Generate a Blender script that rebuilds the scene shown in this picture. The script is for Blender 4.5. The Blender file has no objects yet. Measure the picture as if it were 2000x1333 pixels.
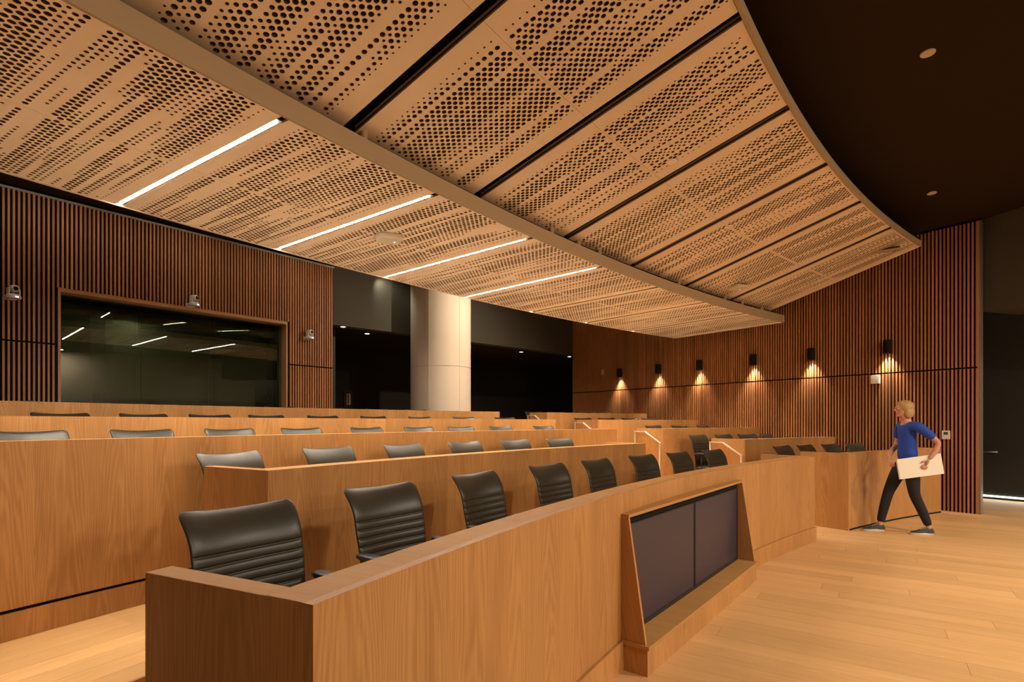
import bpy, math, random
import numpy as np
from mathutils import Vector, Matrix

# ------------------------------------------------------------------ camera, world, lights
S = bpy.context.scene
COL = S.collection
cam_d = bpy.data.cameras.new('camera'); cam_d.sensor_width = 36.0; cam_d.lens = 1060 / 2000 * 36
cam_d.shift_y = 0.07925; cam_d.clip_start = 0.05; cam_d.clip_end = 100
cam = bpy.data.objects.new('camera', cam_d); COL.objects.link(cam)
cam.location = (0, 0, 1.4); cam.rotation_euler = (math.pi / 2, 0, 0)
S.camera = cam
S.view_settings.view_transform = 'Standard'; S.view_settings.look = 'None'
S.view_settings.exposure = 1.45; S.view_settings.gamma = 1.0; S.view_settings.use_curve_mapping = False

W = bpy.data.worlds.new('world'); S.world = W; W.use_nodes = True
W.node_tree.nodes['Background'].inputs[0].default_value = (1.0, 0.75, 0.5, 1)
W.node_tree.nodes['Background'].inputs[1].default_value = 0.03

WARM = (1.0, 0.84, 0.66)
def area(name, loc, target, size, power, color=WARM, size_y=None, spread=180):
    l = bpy.data.lights.new(name, 'AREA'); l.energy = power; l.color = color
    l.shape = 'RECTANGLE' if size_y else 'DISK'; l.size = size
    if size_y: l.size_y = size_y
    l.spread = math.radians(spread)
    o = bpy.data.objects.new(name, l); COL.objects.link(o); o.location = loc
    o.rotation_euler = (Vector(target) - Vector(loc)).to_track_quat('-Z', 'Y').to_euler()
    return o
def spot(name, loc, target, power, angle, blend=0.6, color=WARM, r=0.03):
    l = bpy.data.lights.new(name, 'SPOT'); l.energy = power; l.color = color
    l.spot_size = math.radians(angle); l.spot_blend = blend; l.shadow_soft_size = r
    o = bpy.data.objects.new(name, l); COL.objects.link(o); o.location = loc
    o.rotation_euler = (Vector(target) - Vector(loc)).to_track_quat('-Z', 'Y').to_euler()
    return o
# stage lighting rig far across the stage, low angle over the front desk
area('stage_wash_light', (12.3, -4.3, 3.85), (2.0, 4.6, 0.9), 9.0, 450, WARM, 0.18)
# recessed downlights over the stage, in the dark ceiling outside the frame
for p, e in [((5.5, 1.8), 55), ((8.5, 3.2), 50), ((3.6, -1.4), 30), ((10.8, 5.5), 40), ((7.2, -1.5), 55), ((11.0, -2.0), 60)]:
    area('stage_downlight', (p[0], p[1], 4.44), (p[0], p[1], 0), 0.5, e * 1.5, WARM)

# ------------------------------------------------------------------ shared geometry of the room
CX, CY = 13.51, -5.444                      # centre of the seating arcs
RK = [15.452, 17.113, 18.519, 19.925, 21.331]     # front face of each desk row
ZT = [0.995, 1.129, 1.289, 1.448, 1.608]          # desk tops
ZF = [0.0, 0.1346, 0.2941, 0.4536, 0.6131]        # tier floors
CC = (22.29, -12.48)                         # centre of the ceiling arcs
CEIL = 4.50
def pol(R, a, c=(CX, CY)):
    a = math.radians(a); return (c[0] + R * math.sin(a), c[1] + R * math.cos(a))

# ------------------------------------------------------------------ materials
MATS = {}
def newmat(name):
    m = bpy.data.materials.new(name); m.use_nodes = True; MATS[name] = m
    nt = m.node_tree; b = nt.nodes['Principled BSDF']
    return m, nt, b
def N(nt, t, **kw):
    n = nt.nodes.new(t)
    for k, v in kw.items(): setattr(n, k, v)
    return n
def plain(name, col, rough=0.5, metal=0.0, spec=0.5, bump=0.0, bscale=200, var=0.0):
    m, nt, b = newmat(name)
    b.inputs['Base Color'].default_value = (*col, 1); b.inputs['Roughness'].default_value = rough
    b.inputs['Metallic'].default_value = metal; b.inputs['Specular IOR Level'].default_value = spec
    tc = N(nt, 'ShaderNodeTexCoord'); no = N(nt, 'ShaderNodeTexNoise')
    no.inputs['Scale'].default_value = bscale if bump else 3.0; no.inputs['Detail'].default_value = 3
    nt.links.new(tc.outputs['Object'], no.inputs['Vector'])
    if bump:
        bp = N(nt, 'ShaderNodeBump'); bp.inputs['Strength'].default_value = bump; bp.inputs['Distance'].default_value = 0.002
        nt.links.new(no.outputs['Fac'], bp.inputs['Height']); nt.links.new(bp.outputs['Normal'], b.inputs['Normal'])
    if var:
        r = N(nt, 'ShaderNodeMapRange'); r.inputs['To Min'].default_value = 1 - var; r.inputs['To Max'].default_value = 1 + var
        mx = N(nt, 'ShaderNodeVectorMath', operation='SCALE'); mx.inputs[0].default_value = col
        nt.links.new(no.outputs['Fac'], r.inputs['Value']); nt.links.new(r.outputs[0], mx.inputs['Scale'])
        nt.links.new(mx.outputs[0], b.inputs['Base Color'])
    return m
def glow(name, col, s):
    m, nt, b = newmat(name)
    b.inputs['Base Color'].default_value = (0.8, 0.8, 0.8, 1)
    b.inputs['Emission Color'].default_value = (*col, 1); b.inputs['Emission Strength'].default_value = s
    return m
def wood(name, light, dark, leaf=0.28, leafvar=0.12, rough=0.42, fine=1.0, rand=0.0, cath=0.6, spec=0.35):
    """veneer: UV x runs across the grain, UV y along it (metres)"""
    m, nt, b = newmat(name); L = nt.links.new
    uv = N(nt, 'ShaderNodeUVMap'); sep = N(nt, 'ShaderNodeSeparateXYZ'); L(uv.outputs[0], sep.inputs[0])
    oi = N(nt, 'ShaderNodeObjectInfo')
    add = N(nt, 'ShaderNodeMath', operation='MULTIPLY_ADD'); add.inputs[1].default_value = 37.0
    L(oi.outputs['Random'], add.inputs[0]); L(sep.outputs[0], add.inputs[2])
    # leaf index
    dv = N(nt, 'ShaderNodeMath', operation='DIVIDE'); dv.inputs[1].default_value = leaf; L(add.outputs[0], dv.inputs[0])
    fl = N(nt, 'ShaderNodeMath', operation='FLOOR'); L(dv.outputs[0], fl.inputs[0])
    wn = N(nt, 'ShaderNodeTexWhiteNoise', noise_dimensions='1D'); L(fl.outputs[0], wn.inputs['W'])
    fr = N(nt, 'ShaderNodeMath', operation='FRACT'); L(dv.outputs[0], fr.inputs[0])
    # fine grain
    def stretched(sx, sy, detail, off=0.0):
        mp = N(nt, 'ShaderNodeCombineXYZ')
        mx = N(nt, 'ShaderNodeMath', operation='MULTIPLY'); mx.inputs[1].default_value = sx; L(add.outputs[0], mx.inputs[0])
        my = N(nt, 'ShaderNodeMath', operation='MULTIPLY_ADD'); my.inputs[1].default_value = sy; my.inputs[2].default_value = off
        L(sep.outputs[1], my.inputs[0]); L(mx.outputs[0], mp.inputs[0]); L(my.outputs[0], mp.inputs[1])
        L(wn.outputs['Value'], mp.inputs[2])
        n = N(nt, 'ShaderNodeTexNoise'); n.inputs['Scale'].default_value = 1.0; n.inputs['Detail'].default_value = detail
        L(mp.outputs[0], n.inputs['Vector']); return n
    n1 = stretched(150 * fine, 4.0, 3); n2 = stretched(9 * fine, 0.9, 2, 5.0)
    # cathedral rings: parabola across each leaf, distorted
    c = N(nt, 'ShaderNodeMath', operation='SUBTRACT'); c.inputs[1].default_value = 0.5; L(fr.outputs[0], c.inputs[0])
    sq = N(nt, 'ShaderNodeMath', operation='MULTIPLY'); L(c.outputs[0], sq.inputs[0]); L(c.outputs[0], sq.inputs[1])
    k = N(nt, 'ShaderNodeMath', operation='MULTIPLY'); k.inputs[1].default_value = 22.0; L(sq.outputs[0], k.inputs[0])
    a1 = N(nt, 'ShaderNodeMath', operation='MULTIPLY_ADD'); a1.inputs[1].default_value = 2.4; L(sep.outputs[1], a1.inputs[0]); L(k.outputs[0], a1.inputs[2])
    a2 = N(nt, 'ShaderNodeMath', operation='MULTIPLY_ADD'); a2.inputs[1].default_value = 5.0; L(n2.outputs['Fac'], a2.inputs[0]); L(a1.outputs[0], a2.inputs[2])
    a3 = N(nt, 'ShaderNodeMath', operation='MULTIPLY_ADD'); a3.inputs[1].default_value = 7.0; L(wn.outputs['Value'], a3.inputs[0]); L(a2.outputs[0], a3.inputs[2])
    si = N(nt, 'ShaderNodeMath', operation='MULTIPLY'); si.inputs[1].default_value = 9.0; L(a3.outputs[0], si.inputs[0])
    sn = N(nt, 'ShaderNodeMath', operation='SINE'); L(si.outputs[0], sn.inputs[0])
    rg = N(nt, 'ShaderNodeMapRange'); rg.inputs['From Min'].default_value = -1; rg.inputs['To Min'].default_value = 0; rg.inputs['To Max'].default_value = 1
    L(sn.outputs[0], rg.inputs['Value'])
    # combine
    s1 = N(nt, 'ShaderNodeMath', operation='MULTIPLY'); s1.inputs[1].default_value = cath * 0.45; L(rg.outputs[0], s1.inputs[0])
    s2 = N(nt, 'ShaderNodeMath', operation='MULTIPLY_ADD'); s2.inputs[1].default_value = 0.75; L(n1.outputs['Fac'], s2.inputs[0]); L(s1.outputs[0], s2.inputs[2])
    s3 = N(nt, 'ShaderNodeMath', operation='MULTIPLY_ADD'); s3.inputs[1].default_value = 0.55; L(n2.outputs['Fac'], s3.inputs[0]); L(s2.outputs[0], s3.inputs[2])
    mr = N(nt, 'ShaderNodeMapRange'); mr.inputs['From Min'].default_value = 0.45; mr.inputs['From Max'].default_value = 1.15
    L(s3.outputs[0], mr.inputs['Value'])
    mix = N(nt, 'ShaderNodeMix', data_type='RGBA'); mix.inputs['A'].default_value = (*light, 1); mix.inputs['B'].default_value = (*dark, 1)
    L(mr.outputs[0], mix.inputs['Factor'])
    lv = N(nt, 'ShaderNodeMapRange'); lv.inputs['To Min'].default_value = 1 - leafvar; lv.inputs['To Max'].default_value = 1 + leafvar
    L(wn.outputs['Value'], lv.inputs['Value'])
    rv = N(nt, 'ShaderNodeMapRange'); rv.inputs['To Min'].default_value = 1 - rand; rv.inputs['To Max'].default_value = 1 + rand
    L(oi.outputs['Random'], rv.inputs['Value'])
    mm = N(nt, 'ShaderNodeMath', operation='MULTIPLY'); L(lv.outputs[0], mm.inputs[0]); L(rv.outputs[0], mm.inputs[1])
    sc = N(nt, 'ShaderNodeVectorMath', operation='SCALE'); L(mix.outputs['Result'], sc.inputs[0]); L(mm.outputs[0], sc.inputs['Scale'])
    L(sc.outputs[0], b.inputs['Base Color'])
    b.inputs['Roughness'].default_value = rough; b.inputs['Specular IOR Level'].default_value = spec
    bp = N(nt, 'ShaderNodeBump'); bp.inputs['Strength'].default_value = 0.08; bp.inputs['Distance'].default_value = 0.001
    L(n1.outputs['Fac'], bp.inputs['Height']); L(bp.outputs['Normal'], b.inputs['Normal'])
    return m

M_DESK = wood('desk_veneer', (0.54, 0.27, 0.090), (0.355, 0.158, 0.047), leaf=0.30, leafvar=0.09)
M_CAP = wood('cap_veneer', (0.50, 0.26, 0.085), (0.36, 0.17, 0.052), leaf=0.22, leafvar=0.05, cath=0.2, rough=0.55, spec=0.2)
M_LAM = plain('worktop_bounce_pale', (0.84, 0.76, 0.64), 0.5, var=0.03)  # hidden worktops made pale to bounce light up onto the canopies
M_SLAT = wood('slat_wood', (0.48, 0.20, 0.075), (0.34, 0.125, 0.04), leaf=0.5, leafvar=0.0, rand=0.18, cath=0.1, rough=0.5)
M_FLOOR = wood('floor_oak', (0.72, 0.435, 0.19), (0.56, 0.31, 0.125), leaf=0.15, leafvar=0.04, rand=0.08, cath=0.35, rough=0.38)
M_TRIM = wood('window_trim_wood', (0.50, 0.25, 0.11), (0.36, 0.16, 0.06), leaf=0.5, leafvar=0.0, cath=0.2)
M_CLOUD = plain('canopy_paint_lit', (0.90, 0.76, 0.585), 0.55, var=0.02, spec=0.3)  # canopy paint, brightened to stand for the stronger light on the lower canopy
M_CLOUD_DIM = plain('canopy_paint_dimmed', (0.78, 0.61, 0.42), 0.55, var=0.02, spec=0.3)  # same paint darkened to stand for the weaker light on the upper canopy
M_FASCIA = plain('fascia_paint', (0.42, 0.31, 0.18), 0.55, spec=0.3)
M_CORE = plain('board_core', (0.13, 0.075, 0.035), 0.9, spec=0.1)
M_LINING = plain('lining_brown', (0.34, 0.22, 0.13), 0.7)
M_FELT = plain('acoustic_felt', (0.040, 0.024, 0.011), 0.95, spec=0.1)
M_BLACK = plain('black_paint', (0.006, 0.005, 0.004), 0.8, spec=0.2)
M_CEIL = plain('dark_ceiling', (0.028, 0.016, 0.007), 0.9, spec=0.1, var=0.05)
M_DARKW = plain('dark_wall_paint', (0.022, 0.017, 0.011), 0.8, spec=0.2, var=0.05)
M_GREYW = plain('grey_wall_paint', (0.075, 0.065, 0.046), 0.8, spec=0.2)
M_COLUMN = plain('column_fabric', (0.62, 0.52, 0.40), 0.9, spec=0.1, bump=0.2, bscale=300, var=0.03)
M_LEATHER = plain('dark_leather', (0.028, 0.023, 0.013), 0.38, spec=0.42, bump=0.12, bscale=260, var=0.08)
M_PLASTIC = plain('black_plastic', (0.012, 0.012, 0.012), 0.45)
M_METAL = plain('brushed_steel', (0.80, 0.74, 0.64), 0.42, 0.55)
M_GREYM = plain('grey_metal_edge', (0.30, 0.28, 0.24), 0.4, 0.7)
M_WHITE = plain('white_plastic', (0.68, 0.62, 0.52), 0.4)
M_DISC = plain('cream_disc', (0.60, 0.48, 0.34), 0.6)
M_SCREEN = plain('display_glass', (0.034, 0.026, 0.045), 0.35, spec=0.5)
M_LENS = glow('led_lens', (1.0, 0.88, 0.74), 90)
M_BLUE_LED = glow('blue_led', (0.2, 0.4, 1.0), 3)
M_DOWN = glow('downlight_lens', (1.0, 0.85, 0.6), 6)
M_STRIP = glow('floor_strip_light', (0.95, 1.0, 0.85), 2.2)
M_SCL = glow('sconce_lens', (1.0, 0.85, 0.6), 4)
def glassmat():
    m, nt, b = newmat('window_glass')
    nt.nodes.remove(b); out = nt.nodes['Material Output']
    tr = N(nt, 'ShaderNodeBsdfTransparent'); tr.inputs[0].default_value = (0.78, 0.85, 0.76, 1)
    gl = N(nt, 'ShaderNodeBsdfGlossy'); gl.inputs['Roughness'].default_value = 0.0
    fr = N(nt, 'ShaderNodeFresnel'); fr.inputs[0].default_value = 1.5
    mx = N(nt, 'ShaderNodeMixShader')
    nt.links.new(fr.outputs[0], mx.inputs[0]); nt.links.new(tr.outputs[0], mx.inputs[1]); nt.links.new(gl.outputs[0], mx.inputs[2])
    nt.links.new(mx.outputs[0], out.inputs[0]); return m
M_GLASS = glassmat()

# ------------------------------------------------------------------ mesh helpers
def tag(o, label=None, cat=None, group=None, kind=None):
    if label: o['label'] = label
    if cat: o['category'] = cat
    if group: o['group'] = group
    if kind: o['kind'] = kind
    return o
def link(name, me, parent=None, loc=None, rotz=None):
    o = bpy.data.objects.new(name, me); COL.objects.link(o)
    if parent is not None: o.parent = parent
    if loc is not None: o.location = loc
    if rotz is not None: o.rotation_euler = (0, 0, rotz)
    return o
def empty(name, loc=(0, 0, 0), rotz=0):
    o = bpy.data.objects.new(name, None); COL.objects.link(o); o.location = loc; o.rotation_euler = (0, 0, rotz)
    o.empty_display_size = 0.2; return o
class MB:
    def __init__(s): s.v = []; s.f = []; s.uv = []; s.m = []
    def face(s, pts, uvs=None, mi=0):
        i = len(s.v); s.v += [tuple(p) for p in pts]; s.f.append(tuple(range(i, i + len(pts))))
        s.uv += list(uvs) if uvs else [(0, 0)] * len(pts); s.m.append(mi)
    def hexa(s, P, grain='z', mi=0, uo=0.0):
        """P: 8 points, bottom 4 ccw then top 4 ccw. UV from edge lengths; grain 'z' or 'x' (along edge 0-1)"""
        P = [Vector(p) for p in P]
        lx = (P[1] - P[0]).length; ly = (P[2] - P[1]).length; lz = (P[4] - P[0]).length
        def q(a, b, c, d, w, h, along_v):
            if along_v: uv = [(uo, 0), (uo + w, 0), (uo + w, h), (uo, h)]
            else: uv = [(uo, 0), (uo, w), (uo + h, w), (uo + h, 0)]
            s.face([P[a], P[b], P[c], P[d]], uv, mi)
        g = grain
        q(3, 2, 1, 0, lx, ly, False if g != 'y' else True)
        q(4, 5, 6, 7, lx, ly, False if g != 'y' else True)
        q(0, 1, 5, 4, lx, lz, g == 'z')
        q(1, 2, 6, 5, ly, lz, g == 'z' or g == 'x')
        q(2, 3, 7, 6, lx, lz, g == 'z')
        q(3, 0, 4, 7, ly, lz, g == 'z' or g == 'x')
    def box(s, x0, x1, y0, y1, z0, z1, grain='z', mi=0, uo=0.0):
        s.hexa([(x0, y0, z0), (x1, y0, z0), (x1, y1, z0), (x0, y1, z0), (x0, y0, z1), (x1, y0, z1), (x1, y1, z1), (x0, y1, z1)], grain, mi, uo)
    def arc(s, R0, R1, a0, a1, z0, z1, n=None, c=(CX, CY), top_grain='along', z0b=None, z1b=None):
        """curved box; R0 is the face towards the centre; z0b/z1b heights at R1"""
        if z0b is None: z0b = z0
        if z1b is None: z1b = z1
        n = n or max(2, int(abs(a1 - a0) / 0.6))
        for i in range(n):
            b0 = a0 + (a1 - a0) * i / n; b1 = a0 + (a1 - a0) * (i + 1) / n
            A = pol(R0, b0, c); B = pol(R0, b1, c); Cc = pol(R1, b1, c); D = pol(R1, b0, c)
            u0 = R0 * math.radians(b0 - a0); u1 = R0 * math.radians(b1 - a0); w = R1 - R0
            if top_grain == 'along': tu = [(0, u0), (0, u1), (w, u1), (w, u0)]
            else: tu = [(u0, 0), (u1, 0), (u1, w), (u0, w)]
            s.face([(*A, z1), (*B, z1), (*Cc, z1b), (*D, z1b)], tu)
            s.face([(*D, z0b), (*Cc, z0b), (*B, z0), (*A, z0)], tu[::-1])
            fu = [(u0, z0), (u1, z0), (u1, z1), (u0, z1)]
            s.face([(*A, z0), (*B, z0), (*B, z1), (*A, z1)], fu)
            s.face([(*Cc, z0b), (*D, z0b), (*D, z1b), (*Cc, z1b)], [fu[1], fu[0], fu[3], fu[2]])
            if i == 0: s.face([(*D, z0b), (*A, z0), (*A, z1), (*D, z1b)], [(0, z0), (w, z0), (w, z1), (0, z1)])
            if i == n - 1: s.face([(*B, z0), (*Cc, z0b), (*Cc, z1b), (*B, z1)], [(0, z0), (w, z0), (w, z1), (0, z1)])
    def tube(s, pts, r, n=10, cap=True, r_end=None):
        pts = [Vector(p) for p in pts]; rings = []
        for i, p in enumerate(pts):
            d = (pts[min(i + 1, len(pts) - 1)] - pts[max(i - 1, 0)]).normalized()
            up = Vector((0, 0, 1)) if abs(d.z) < 0.95 else Vector((1, 0, 0))
            a = d.cross(up).normalized(); b = d.cross(a).normalized()
            rr = r if r_end is None else r + (r_end - r) * i / (len(pts) - 1)
            rings.append([p + (a * math.cos(t) + b * math.sin(t)) * rr for t in [2 * math.pi * k / n for k in range(n)]])
        for i in range(len(rings) - 1):
            for k in range(n):
                s.face([rings[i][k], rings[i][(k + 1) % n], rings[i + 1][(k + 1) % n], rings[i + 1][k]])
        if cap: s.face(rings[0][::-1]); s.face(rings[-1])
    def lathe(s, prof, n=20, c=(0, 0, 0), axis='z'):
        """prof: list of (r, h)"""
        def P(r, h, t):
            x, y = r * math.cos(t), r * math.sin(t)
            if axis == 'z': v = (x, y, h)
            elif axis == 'y': v = (x, h, y)
            else: v = (h, x, y)
            return (c[0] + v[0], c[1] + v[1], c[2] + v[2])
        for i in range(len(prof) - 1):
            for k in range(n):
                t0, t1 = 2 * math.pi * k / n, 2 * math.pi * (k + 1) / n
                (r0, h0), (r1, h1) = prof[i], prof[i + 1]
                if r0 < 1e-6: s.face([P(0, h0, 0), P(r1, h1, t1), P(r1, h1, t0)])
                elif r1 < 1e-6: s.face([P(r0, h0, t0), P(r0, h0, t1), P(0, h1, 0)])
                else: s.face([P(r0, h0, t0), P(r0, h0, t1), P(r1, h1, t1), P(r1, h1, t0)])
    def mesh(s, name, mats, smooth=False, merge=True, bevel=0):
        me = bpy.data.meshes.new(name); me.from_pydata(s.v, [], s.f)
        ul = me.uv_layers.new(name='UVMap'); ul.data.foreach_set('uv', np.array(s.uv, dtype=np.float32).ravel())
        for m in (mats if isinstance(mats, (list, tuple)) else [mats]): me.materials.append(m)
        me.polygons.foreach_set('material_index', s.m)
        import bmesh
        if merge or bevel:
            bm = bmesh.new(); bm.from_mesh(me); bmesh.ops.remove_doubles(bm, verts=bm.verts, dist=1e-5)
            if len(bm.faces) < 4000: bmesh.ops.recalc_face_normals(bm, faces=bm.faces)
            if bevel:
                es = [e for e in bm.edges if len(e.link_faces) == 2 and e.calc_face_angle(0) > 0.5]
                bmesh.ops.bevel(bm, geom=es, offset=bevel, segments=2, profile=0.5, affect='EDGES')
            bm.to_mesh(me); bm.free()
        if smooth:
            for p in me.polygons: p.use_smooth = True
        me.update(); return me
    def build(s, name, mats, parent=None, **kw):
        return link(name, s.mesh(name, mats, **kw), parent)
def smooth_by_angle(me, deg=35):
    try: me.set_sharp_from_angle(angle=math.radians(deg))
    except Exception: pass
def copy_tree(o, parent=None):
    c = o.copy(); COL.objects.link(c)
    if parent is not None:
        c.parent = parent
    for ch in o.children: copy_tree(ch, c)
    return c
ORD = ['first', 'second', 'third', 'fourth', 'fifth', 'sixth', 'seventh', 'eighth', 'ninth', 'tenth', 'eleventh', 'twelfth', 'thirteenth']
rnd = random.Random(7)

# ------------------------------------------------------------------ floor and tiers
fl = MB(); fl.box(-9, 16, -9, 20, -0.12, -0.013, 'x')
floor = fl.build('floor', plain('subfloor', (0.30, 0.17, 0.07), 0.6)); tag(floor, kind='structure')
pd = Vector((-0.837, 0.547, 0)); pq = Vector((0.547, 0.837, 0))
PW, PL = 0.19, 2.3
pmb = MB(); pmb.box(-PL / 2 + 0.001, PL / 2 - 0.001, -PW / 2 + 0.0008, PW / 2 - 0.0008, -0.013, 0.0, 'x')
# floor boards: uv x across, y along
plank_me = pmb.mesh('plank', M_FLOOR)
cnt = 0
for j in range(-2, 75):
    q = j * PW; off = rnd.uniform(0, PL)
    for i in range(-8, 9):
        p = i * PL + off; c = pd * p + pq * q
        if not (c.y > 1.2 and c.y < 12.5): continue
        r = math.hypot(c.x - CX, c.y - CY)
        if r > 17.6: continue
        ends = [c + pd * s for s in (-PL / 2, 0, PL / 2)]
        if not any(e.y > 2.4 and abs(e.x / e.y) < 1.0 for e in ends): continue
        if max(e.x for e in ends) > 11.8: continue
        o = link('plank', plank_me, floor, (c.x, c.y, 0), math.atan2(pd.y, pd.x)); cnt += 1
print('planks', cnt)
for k in range(1, 5):
    a_lo, a_hi = -78.0, -14.0
    if k == 1:
        t = MB(); t.arc(17.38, 18.9, a_lo, -60.9, 0, ZF[1] - 0.012); t.arc(RK[1] + 0.022, 18.9, -60.9, a_hi, 0, ZF[1] - 0.012)
    elif k < 4:
        t = MB(); t.arc(RK[k] + 0.022, RK[k + 1] + 0.3, a_lo, a_hi, 0, ZF[k] - 0.012)
    else:
        t = MB(); t.arc(RK[4] + 0.022, 27.5, a_lo, a_hi, 0, ZF[4] - 0.012)
    f = t.build('floor', M_FLOOR); tag(f, kind='structure')
    rz = MB()
    if k == 1:
        rz.arc(17.36, 17.38, a_lo, -60.9, 0, ZF[1]); rz.arc(RK[1], RK[1] + 0.022, -60.9, a_hi, 0, ZF[1])
    else: rz.arc(RK[k], RK[k] + 0.022, a_lo, a_hi, ZF[k - 1], ZF[k])
    rz.build('riser', M_DESK, f)
    # boards of the tier floor (only the near left aisle and the stepped aisle are seen)
    pw = 0.16
    Rs = 17.38 if k == 1 else RK[k] + 0.022
    Re = RK[k + 1] if k < 4 else RK[4] + 1.7
    nr = int(math.ceil((Re - Rs) / pw))
    for i in range(nr):
        for (s0, s1) in ([(-78, -71.5), (-71.5, -66.2), (-66.2, -60.9)] if k == 1 else []) + [(-41.5, -34.0)]:
            r0 = Rs + i * pw; r1 = min(Re - 0.002, r0 + pw - 0.0015)
            sh = ((i * 37) % 11) * 0.35 if s1 < -50 and s0 > -77 else 0
            sh2 = ((i * 37) % 11) * 0.35 if s1 < -61 else 0
            b = MB(); b.arc(r0, r1, s0 + sh, s1 + sh2, ZF[k] - 0.012, ZF[k], n=5)
            b.build('plank', M_FLOOR, f)
    if k > 1 or True:
        b = MB(); b.arc(Rs, Re, -60.9 if k == 1 else -78, -41.5, ZF[k] - 0.012, ZF[k]); b.arc(Rs, Re, -34.0, -20, ZF[k] - 0.012, ZF[k])
        tag(b.build('floorboards', M_FLOOR, f), kind='stuff')

# ------------------------------------------------------------------ slatted walls
PITCH = 0.05
def slat_wall(name, A, B, zbot, zjoint, ztop, holes=(), clip=None):
    """A->B along the wall seen from the room; slats stand proud of a black backing"""
    A = Vector(A); B = Vector(B); L = (B - A).length; d = (B - A) / L
    nrm = Vector((d.y, -d.x))                      # towards the room if A is left of B
    rz = math.atan2(d.y, d.x)
    mb = MB()
    def seg(s0, s1, z0, z1):
        mb.box(s0, s1, 0.0, 0.06, z0, z1)
    if not holes: seg(0, L, zbot, ztop)
    else:
        h0, h1, hz0, hz1 = holes
        seg(0, h0, zbot, ztop); seg(h1, L, zbot, ztop); seg(h0, h1, hz1, ztop); seg(h0, h1, zbot, hz0)
    w = mb.mesh(name, M_BLACK)
    o = link(name, w, None, (A.x, A.y, 0), rz); tag(o, kind='structure')
    sw, sd = 0.0225, 0.045
    shared = {}
    def smesh(h):
        key = round(h, 3)
        if key not in shared:
            b = MB(); b.box(-sw / 2, sw / 2, -sd, 0, 0, h); shared[key] = b.mesh('slat', M_SLAT)
        return shared[key]
    n = int(L / PITCH); segs = []
    for i in range(n):
        s = (i + 0.5) * PITCH
        for (z0, z1) in ((zbot, zjoint - 0.012), (zjoint + 0.012, ztop)):
            if holes and holes[0] - 0.02 < s < holes[1] + 0.02:
                if z1 < zjoint + 0.01:
                    z1 = min(z1, holes[2]);
                else: z0 = holes[3]
                if z1 - z0 < 0.02: continue
            segs.append((s, z0, z1))
    return o, segs, smesh, A, d, rz
def place_slats(o, segs, smesh, order_far_first=None):
    keep = segs
    rest = []
    if len(segs) > 296:
        segs = sorted(segs, key=order_far_first); keep = segs[:296]; rest = segs[296:]
    for s, z0, z1 in keep: link('slat', smesh(z1 - z0), o, (s, 0, z0))
    if rest:
        b = MB()
        for s, z0, z1 in rest: b.box(s - 0.01125, s + 0.01125, -0.045, 0, z0, z1, uo=s * 3)
        tag(b.build('far_slats', M_SLAT, o), kind='stuff')
# left wall, with the control room window (a little beyond the frame on the left)
LA = Vector((-6.6, 7.0)); LB = Vector((-3.54, 10.73)); LD = (LB - LA).normalized()
def wall_s(px, P, D):       # distance along wall P + s D under image column px, kept for measured fittings
    u = (px - 1000) / 1060; return (u * P.y - P.x) / (D.x - u * D.y)
L0 = LA - LD * 0.75
sW0, sW1 = wall_s(112, L0, LD), wall_s(560, L0, LD)
LWALL, segs, sm, _, _, LRZ = slat_wall('wall_left', L0, LB, ZF[4], 2.462, 4.43, holes=(sW0, sW1, ZF[4] + 0.55, 3.246))
# the head of the window follows its real height
place_slats(LWALL, segs, sm, None)
# out of frame continuation of the left wall and front of house walls
def plainwall(name, A, B, z0, z1, m, th=0.1):
    A = Vector(A); B = Vector(B); L = (B - A).length
    b = MB(); b.box(0, L, 0, th, z0, z1)
    o = link(name, b.mesh(name, m), None, (A.x, A.y, 0), math.atan2(B.y - A.y, B.x - A.x)); tag(o, kind='structure'); return o
plainwall('wall_left', LA - LD * 4.5, L0, 0, CEIL, M_SLAT)
RA = Vector((7.116, 8.244)); RD = Vector((-0.591, 0.807)).normalized()
R_END = RA + RD * 9.06
# right wall runs from its far end to the near end (left to right as seen)
RWALL, segs, sm, _, _, RRZ = slat_wall('wall_right', R_END, RA, 0.0, 2.232, 4.455)
place_slats(RWALL, segs, sm, lambda t: -t[0])
# wood end board and metal edge of the right wall
Lr = 9.06
b = MB(); b.box(Lr - 0.025, Lr - 0.0002, -0.0455, -0.0, 0, 4.455); tag(b.build('end_board', M_SLAT, RWALL))
b = MB(); b.box(Lr, Lr + 0.015, -0.05, 0.07, 0, 4.46); b.build('metal_edge', M_GREYM, RWALL)
# black metal channel along the top of the left wall
b = MB(); b.box(0, (LB - L0).length, -0.05, 0.0, 4.43, 4.46); b.build('top_channel', M_GREYM, LWALL)

# ------------------------------------------------------------------ ceiling and dark back of the house
c = MB(); c.box(-9, 16, -9, 22, CEIL, CEIL + 0.1); tag(c.build('ceiling', M_CEIL), kind='structure')
BD = (R_END - LB).normalized()
bl = (R_END - LB).length
b = MB(); b.box(-0.02, bl + 0.02, 0.0, 0.25, 3.33, CEIL)
bulk = link('wall_back', b.mesh('bulkhead', M_GREYW), None, (LB.x, LB.y, 0), math.atan2(BD.y, BD.x)); tag(bulk, kind='structure')
nb = Vector((-BD.y, BD.x))
b = MB(); b.box(-3.5, bl + 9, 3.4, 3.5, 0, 4.5); b.box(-3.6, -3.5, 0.25, 3.5, 0, 4.5)
o = link('wall_back', b.mesh('corridor_wall', M_DARKW), None, (LB.x, LB.y, 0), math.atan2(BD.y, BD.x)); tag(o, kind='structure')
b = MB(); b.box(-3.5, bl + 9, 0.25, 3.4, 3.33, 3.43)
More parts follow.
